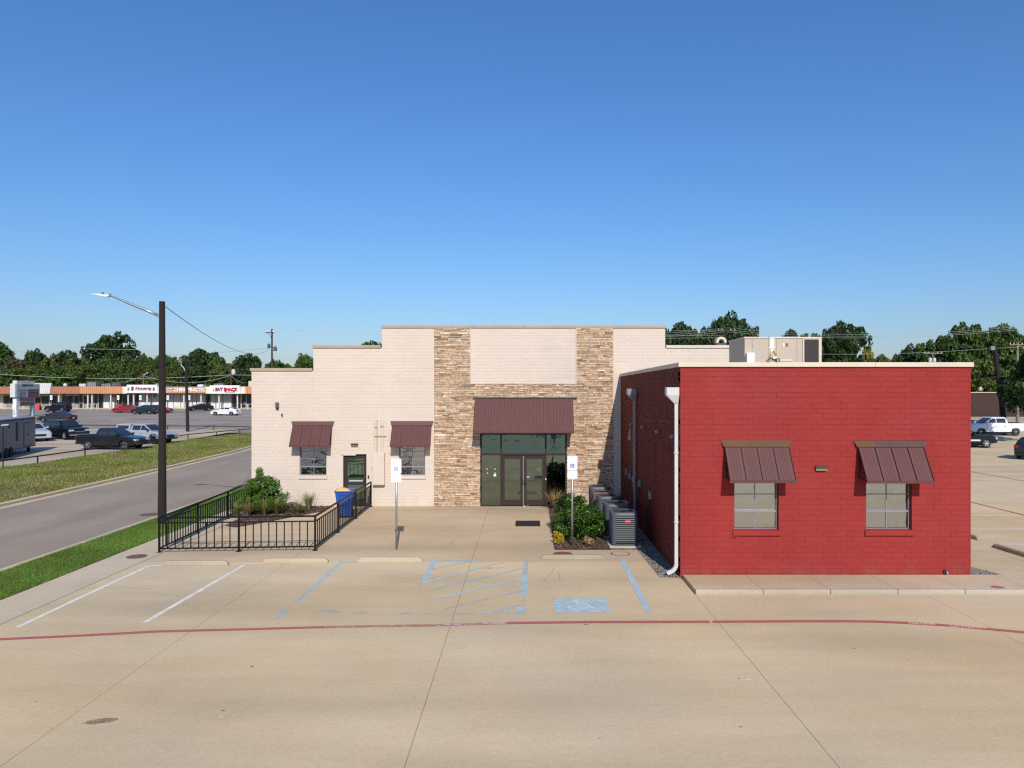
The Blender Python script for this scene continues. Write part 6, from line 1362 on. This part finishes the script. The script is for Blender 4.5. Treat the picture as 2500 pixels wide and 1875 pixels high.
for s in (-1, 1): MB().hexa([(x - .45, d + s * .45 - .03, hz(d)), (x + .45, d + s * .45 - .03, hz(d)), (x + .45, d + s * .45 + .03, hz(d)), (x - .45, d + s * .45 + .03, hz(d))], [(x - .3, d + s * .05 - .03, hz(d) + 1.35), (x + .3, d + s * .05 - .03, hz(d) + 1.35), (x + .3, d + s * .05 + .03, hz(d) + 1.35), (x - .3, d + s * .05 + .03, hz(d) + 1.35)]).build('board', m_rs if s > 0 else M("board_red", '#c23a34', .5), t_)
d = 147.5; x0, x1 = ux(285, d), ux(298, d); t_ = thing('news_rack', 'bright red newspaper rack before the dark shop doors', 'newspaper rack', ((x0 + x1) / 2, d, hz(d))); MB().box(x0, x1, d - .3, d + .3, hz(d) + .1, hz(d) + 1.05).build('cabinet', M("rack_red", '#b81c22', .4), t_, bevel=.04); MB().box(x0 + .1, x1 - .1, d - .32, d - .3, hz(d) + .5, hz(d) + .95).build('window', m_rs, t_)
# pylon sign
sx_, y0, y1 = -81.4, 115.0, 120.0; g_ = hz(117); sz = lambda v: vz(v, 115)
t_ = thing('pylon_sign', 'tall two post shopping centre sign with grey panels and a red lower panel', 'sign', (sx_, 117, g_)); m_pan = M("sign_panel_grey", '#a3adb4', .4, .05)
for y in (115.3, 119.2): MB().box(sx_ - .28, sx_ + .28, y - .25, y + .25, g_ - .1, sz(971)).build('post', m_signw if y < 116 else m_pan, t_)
cab = MB().box(sx_ - .42, sx_ + .42, y0 - .4, y1 + .4, sz(970), sz(936.5)).build('cabinet', m_gut, t_, bevel=.03); MB().box(sx_ - .35, sx_ + .35, y0 + .1, y0 + 4.2, sz(936.3), sz(929)).build('top_cabinet', m_gut, t_)
xf = sx_ + .43
m_gp = M("panel_green", '#1f6a2c', .5); m_mp = M("panel_maroon", '#6e2a33', .5); m_dp = M("panel_dark", '#343d42', .5); m_pp = M("panel_purple", '#574f78', .5)
grid = [[m_pan, m_dp, m_pp, m_pan], [m_pan, m_pan], [m_pan, m_gp], [m_pan, m_mp], [m_pan, m_mp]]; vr = [(937.8, 943), (944.2, 949.6), (950.6, 956), (957, 963), (964, 969)]
for row, (va, vb) in zip(grid, vr):
    n = len(row)
    for k, mt in enumerate(row):
        a = y0 - .2 + (y1 - y0 + .4) * k / n + .06; b = y0 - .2 + (y1 - y0 + .4) * (k + 1) / n - .06; MB().box(xf - .02, xf + .02, a, b, sz(vb), sz(va)).build('tenant_panel', mt, cab)
for y, v, s, mt in ((116.2, 953.3, "RED WOK", m_rs), (116.3, 960, "DENTAL", m_dp), (116.2, 966.5, "REALTY", m_dp)): text(s, .34, mt, cab, (xf + .03, y, sz(v)), (math.pi / 2, 0, math.pi / 2), sx=1.2, ext=.01)
lo_ = MB().box(sx_ - .3, sx_ + .3, y0 + .7, y0 + 4.2, sz(991.5), sz(970.6)).build('lower_cabinet', m_gut, t_, bevel=.03); MB().box(sx_ + .29, sx_ + .33, y0 + .85, y0 + 4.1, sz(979.5), sz(971.6)).build('tenant_panel', M("panel_crimson", '#8e1f3a', .5), lo_); MB().box(sx_ + .29, sx_ + .33, y0 + .85, y0 + 4.1, sz(990.5), sz(981)).build('tenant_panel', M("panel_olive", '#5c5747', .6, .3, 2), lo_)
text("CHEZ LAYO", .5, m_pan, lo_, (sx_ + .34, y0 + 2.5, sz(975.5)), (math.pi / 2, 0, math.pi / 2), sx=1.1, ext=.01); text("FOR RENT", .3, m_pan, cab, (sx_ + .36, y0 + 2.2, sz(932.7)), (math.pi / 2, 0, math.pi / 2), sx=1.4, ext=.01)
MB().box(sx_ - .3, sx_ + .3, 115.0, 115.03, sz(999), sz(990)).build('notice', M("notice_pink", '#e6d3da', .6), t_); text("2421", .5, m_dp, t_, (sx_, 115.02, sz(1007)), (math.pi / 2, -math.pi / 2, 0), ext=.005)

# brown building far right
d = 118.0; bb = thing('brick_building', 'low dark brown brick building across the road at the right', 'building', (ux(2460, d), d, hz(d))); m_bb = M("brown_brick", '#3e2a22', .85, .08, 2)
MB().box(ux(2330, d), ux(2720, d), d, d + 20, hz(d) - .2, vz(959, d)).build('wall', m_bb, bb); MB().box(ux(2330, d) - .1, ux(2720, d) + .1, d - .12, d + 20, vz(959, d) + .003, vz(957.3, d)).build('coping', m_cop, bb)
for u in (2440, 2487): MB().box(ux(u, d), ux(u + 5, d), d - .06, d - .003, hz(d), vz(962, d)).build('pilaster', m_bb, bb)
MB().box(ux(2412, d), ux(2438, d), d + 3, d + 5, vz(957, d), vz(954, d)).build('roof_unit', m_gut, bb); MB().box(ux(2445, d), ux(2458, d), d + 4, d + 5, vz(957, d), vz(953, d)).build('roof_unit', m_gut, bb); MB().ball((ux(2421, d), d + 3, vz(948, d)), .5, 8).build('roof_dome', m_gut, bb)
mb = MB(); mb.box(ux(2330, 108), ux(2700, 108), 96, 117, hz(108) - .3, hz(108) + .1); mb.build('far_road', m_apron, kind='structure', local=True)

# ---------------------------------------------------------------- trees
m_lf = [leafmat("tree_leaf_dark", '#1a2a0d', '#2a4014', '#43591c', .55, .18), leafmat("tree_leaf_mid", '#253a10', '#3c571a', '#5a7026', .55, .2), leafmat("tree_leaf_olive", '#2c3b14', '#47591f', '#6b7430', .55, .2)]
m_lyel = leafmat("tree_leaf_yellow", '#6b6422', '#8d8331', '#a89a45', .55, .2); m_lbro = leafmat("tree_leaf_brown", '#3c3524', '#4d4430', '#5e5539', .6, .1)
def tree_proto(i, wide, flat, ncl, per, size):
    t_ = thing('tree', 'x', 'tree', (0, 500 + 40 * i, -300)); C_ = []
    lobes = [(0, 0, .62 * 1.0, wide * .62, .30)]
    for k in range(9):
        t = k * 2 * math.pi / 9 * 1.62 + R.uniform(-.3, .3); rr_ = wide * R.uniform(.45, .72); z = R.choice((.4, .5, .6, .68, .72)) + R.uniform(-.05, .05)
        lobes.append((rr_ * math.cos(t), rr_ * math.sin(t), z, wide * R.uniform(.36, .5), R.uniform(.15, .22)))
    for k in range(ncl):
        lx_, ly_, lz_, lr_, lh_ = lobes[k % len(lobes)] if k % 3 else lobes[0]
        dd = np.array([R.gauss(0, 1), R.gauss(0, 1), R.gauss(0, 1)]); dd /= np.linalg.norm(dd); q_ = R.uniform(.3, 1) ** .5
        C_.append((lx_ + dd[0] * lr_ * q_, ly_ + dd[1] * lr_ * q_, min(lz_ + dd[2] * lh_ * q_ * flat, .955)))
    rad = [R.uniform(.045, .105) for c_ in C_]
    v, f = leaf_cloud(C_, rad, per, size, 1.15, up=.35, squash=.85); v[:, 2] = np.maximum(v[:, 2], .04)
    npmesh('crown', v, f, m_lf[i % 3], t_)
    mb = MB(); mb.tube([(0, 0, -.05), (.01, 0, .15), (.0, .01, .35), (.01, 0, .6)], [.03, .024, .018, .006], 8)
    for k in range(9): c_ = C_[k * (len(C_) // 9)]; z0 = R.uniform(.18, .4); mb.tube([(0, 0, z0), (c_[0] * .45, c_[1] * .45, z0 + (c_[2] - z0) * .55), c_], [.013, .008, .003], 6)
    mb.build('trunk', m_trunk, t_, local=True); return t_
protos = [tree_proto(0, .36, 1.0, 190, 85, .021), tree_proto(1, .46, 1.0, 230, 85, .022), tree_proto(2, .40, 1.0, 210, 85, .021), tree_proto(3, .52, .95, 260, 80, .023), tree_proto(4, .30, 1.05, 150, 85, .02)]
used = set()
def tree(k, u, vtop, d, wpx=None, label='', mat=None, group='trees behind the strip mall', sink=0, sy=1.0):
    h_ = (vz(vtop, d) - hz(d)) / (.99 if k != 3 else .96); x = ux(u, d)
    base = {0: .36, 1: .46, 2: .40, 3: .52, 4: .30}[k] + .06
    sx = h_ if wpx is None else (wpx / F * d / 2) / base
    p = protos[k]; rz = R.uniform(0, 6.28)
    if k not in used: used.add(k); o = p; o.location = (x, d, hz(d)); o.rotation_euler = (0, 0, rz)
    else: o = dup(p, (x, d, hz(d)), rz)
    o.scale = (sx, sx, h_); o['label'] = label; o['group'] = group
    if mat is not None:
        for c_ in o.children:
            if c_.name.startswith('crown'): recolour(c_, mat)
    return o
L3 = m_lf
left = [(1, -12, 824, 185, 110, 'tall dark tree cut by the left edge', None), (2, 42, 868, 178, 80, 'brownish thin tree beside the tall edge tree', m_lbro), (0, 82, 843, 182, 66, 'pointed dark tree between the edge tree and the mixed row', None), (2, 128, 864, 178, 62, 'bright green tree left of the crossarm pole', L3[2]),
        (1, 168, 852, 190, 90, 'rounded tree behind the crossarm pole', L3[0]), (3, 272, 812, 205, 150, 'big broad crowned tree standing above all others at the left', L3[0]), (2, 205, 868, 172, 80, 'olive green tree right of the crossarm pole', L3[2]), (1, 255, 868, 170, 80, 'olive tree below the big broad crown', L3[1]), (0, 312, 858, 176, 70, 'mid green tree at the right foot of the big broad tree', L3[2]),
        (2, 352, 862, 182, 66, 'dark tree just left of the street lamp pole', L3[1]), (1, 400, 862, 186, 80, 'tree behind the street lamp pole', L3[1]), (4, 440, 866, 178, 54, 'narrow tree behind the boxed lamp pole', None), (1, 484, 848, 188, 100, 'broad dark tree right of the boxed lamp pole', L3[0]), (2, 540, 864, 184, 66, 'tree above the FAT SHACK sign', L3[1]),
        (1, 612, 860, 190, 92, 'rounded dark tree left of the brown utility pole', L3[0]), (0, 664, 872, 182, 58, 'small dark tree behind the brown utility pole', None), (2, 700, 880, 180, 60, 'low tree right of the brown utility pole', L3[1]), (4, 745, 861, 178, 60, 'spiky tree beside the second parapet step', L3[1]), (1, 790, 868, 184, 80, 'tree hidden behind the second parapet step', None)]
for k, u, v, d, wp, lb, mt in left: tree(k, u, v, d, wp, lb, mt)
low = [(3, 15, 897, 163, 110), (1, 85, 893, 165, 110), (3, 150, 888, 166, 110), (1, 218, 890, 164, 110), (3, 285, 888, 166, 110), (1, 345, 886, 166, 110), (3, 412, 890, 165, 110), (1, 475, 886, 166, 110), (3, 540, 888, 166, 100), (1, 600, 892, 165, 100), (3, 660, 892, 168, 100), (1, 715, 894, 168, 90)]
LL = ['leftmost low tree directly behind the mall', 'low tree behind the pylon sign', 'low tree behind the rust fascia', 'low tree behind the crossarm pole foot', 'low tree behind the orange fascia', 'low tree behind the white cafe sign', 'low tree behind the street lamp pole', 'low tree behind CHIROPRACTIC', 'low tree behind FAT SHACK', 'low tree at the cream building corner', 'low tree behind the first parapet step', 'low tree right of the brown utility pole foot']
for (k, u, v, d, wp), lb in zip(low, LL): tree(k, u, v, d, wp, lb, R.choice(m_lf))
ce = [(R.uniform(-1.6, 1.6), 0, R.uniform(-.5, .5)) for _ in range(12)]
RG = 'trees behind the red wing'
right = [(1, 910, 829, 150, 120, 'tree top peeking over the second parapet step', L3[1]), (1, 1664, 781, 128, 125, 'dark tree left of the tallest one behind the roof', L3[0]), (2, 1762, 757, 118, 125, 'tallest dark tree behind the dark wire pole', L3[0]), (1, 1815, 782, 122, 92, 'tree joined to the right side of the tallest one', L3[0]), (3, 1868, 822, 130, 90, 'low tree above the middle of the rooftop unit', L3[0]), (1, 1720, 822, 132, 150, 'low spreading tree behind the curved duct hood', L3[1]),
         (1, 1930, 800, 126, 90, 'mid height tree right of the rooftop unit middle', L3[0]), (1, 2048, 780, 112, 135, 'large dark tree right of the rooftop unit', L3[0]), (3, 1995, 806, 120, 100, 'tree left of the large dark one beside the unit grille', L3[0]), (4, 2120, 840, 150, 34, 'slim yellowish tree beside the large dark tree', m_lyel), (1, 2155, 862, 140, 70, 'low green tree above the red roof line', L3[2]), (3, 2100, 885, 135, 120, 'low bushy tree directly over the coping', L3[1]),
         (2, 2215, 838, 138, 70, 'dark tree left of the white transformer pole', L3[0]), (1, 2275, 826, 134, 90, 'spreading tree behind the white transformer pole', L3[1]), (3, 2370, 784, 128, 140, 'broad tree above the right corner of the red wing', L3[1]), (1, 2455, 786, 126, 120, 'tall tree behind the leaning pole', L3[1]), (3, 2250, 880, 126, 160, 'low dense tree behind the transformers', L3[1]), (1, 2360, 872, 122, 130, 'low dense tree right of the red wing corner', L3[2]), (3, 2450, 866, 124, 150, 'low dense tree behind the brown building', L3[1]), (1, 2560, 800, 130, 150, 'tree beyond the right edge', L3[1])]
right += [(3, 1690, 800, 140, 130, 'broad tree filling behind the left dark tree', L3[1]), (3, 1800, 800, 136, 150, 'broad tree filling under the tallest one', L3[1]), (3, 1960, 822, 138, 150, 'broad low tree filling behind the unit grille', L3[1]), (1, 2185, 868, 142, 120, 'soft green tree filling the dip over the coping', L3[2]), (3, 2310, 812, 140, 130, 'broad tree filling right of the transformers', L3[0]), (3, 2420, 806, 136, 150, 'broad tree filling behind the leaning pole', L3[0])]
for k, u, v, d, wp, lb, mt in right: tree(k, u, v, d, wp, lb, mt, RG)
tree(1, 2530, 872, 84, 170, 'near dark tree hanging over the pale pole at the right edge', L3[0], 'near trees at the right edge'); tree(0, 2560, 768, 66, 170, 'taller near tree only touching the right edge', L3[0], 'near trees at the right edge')
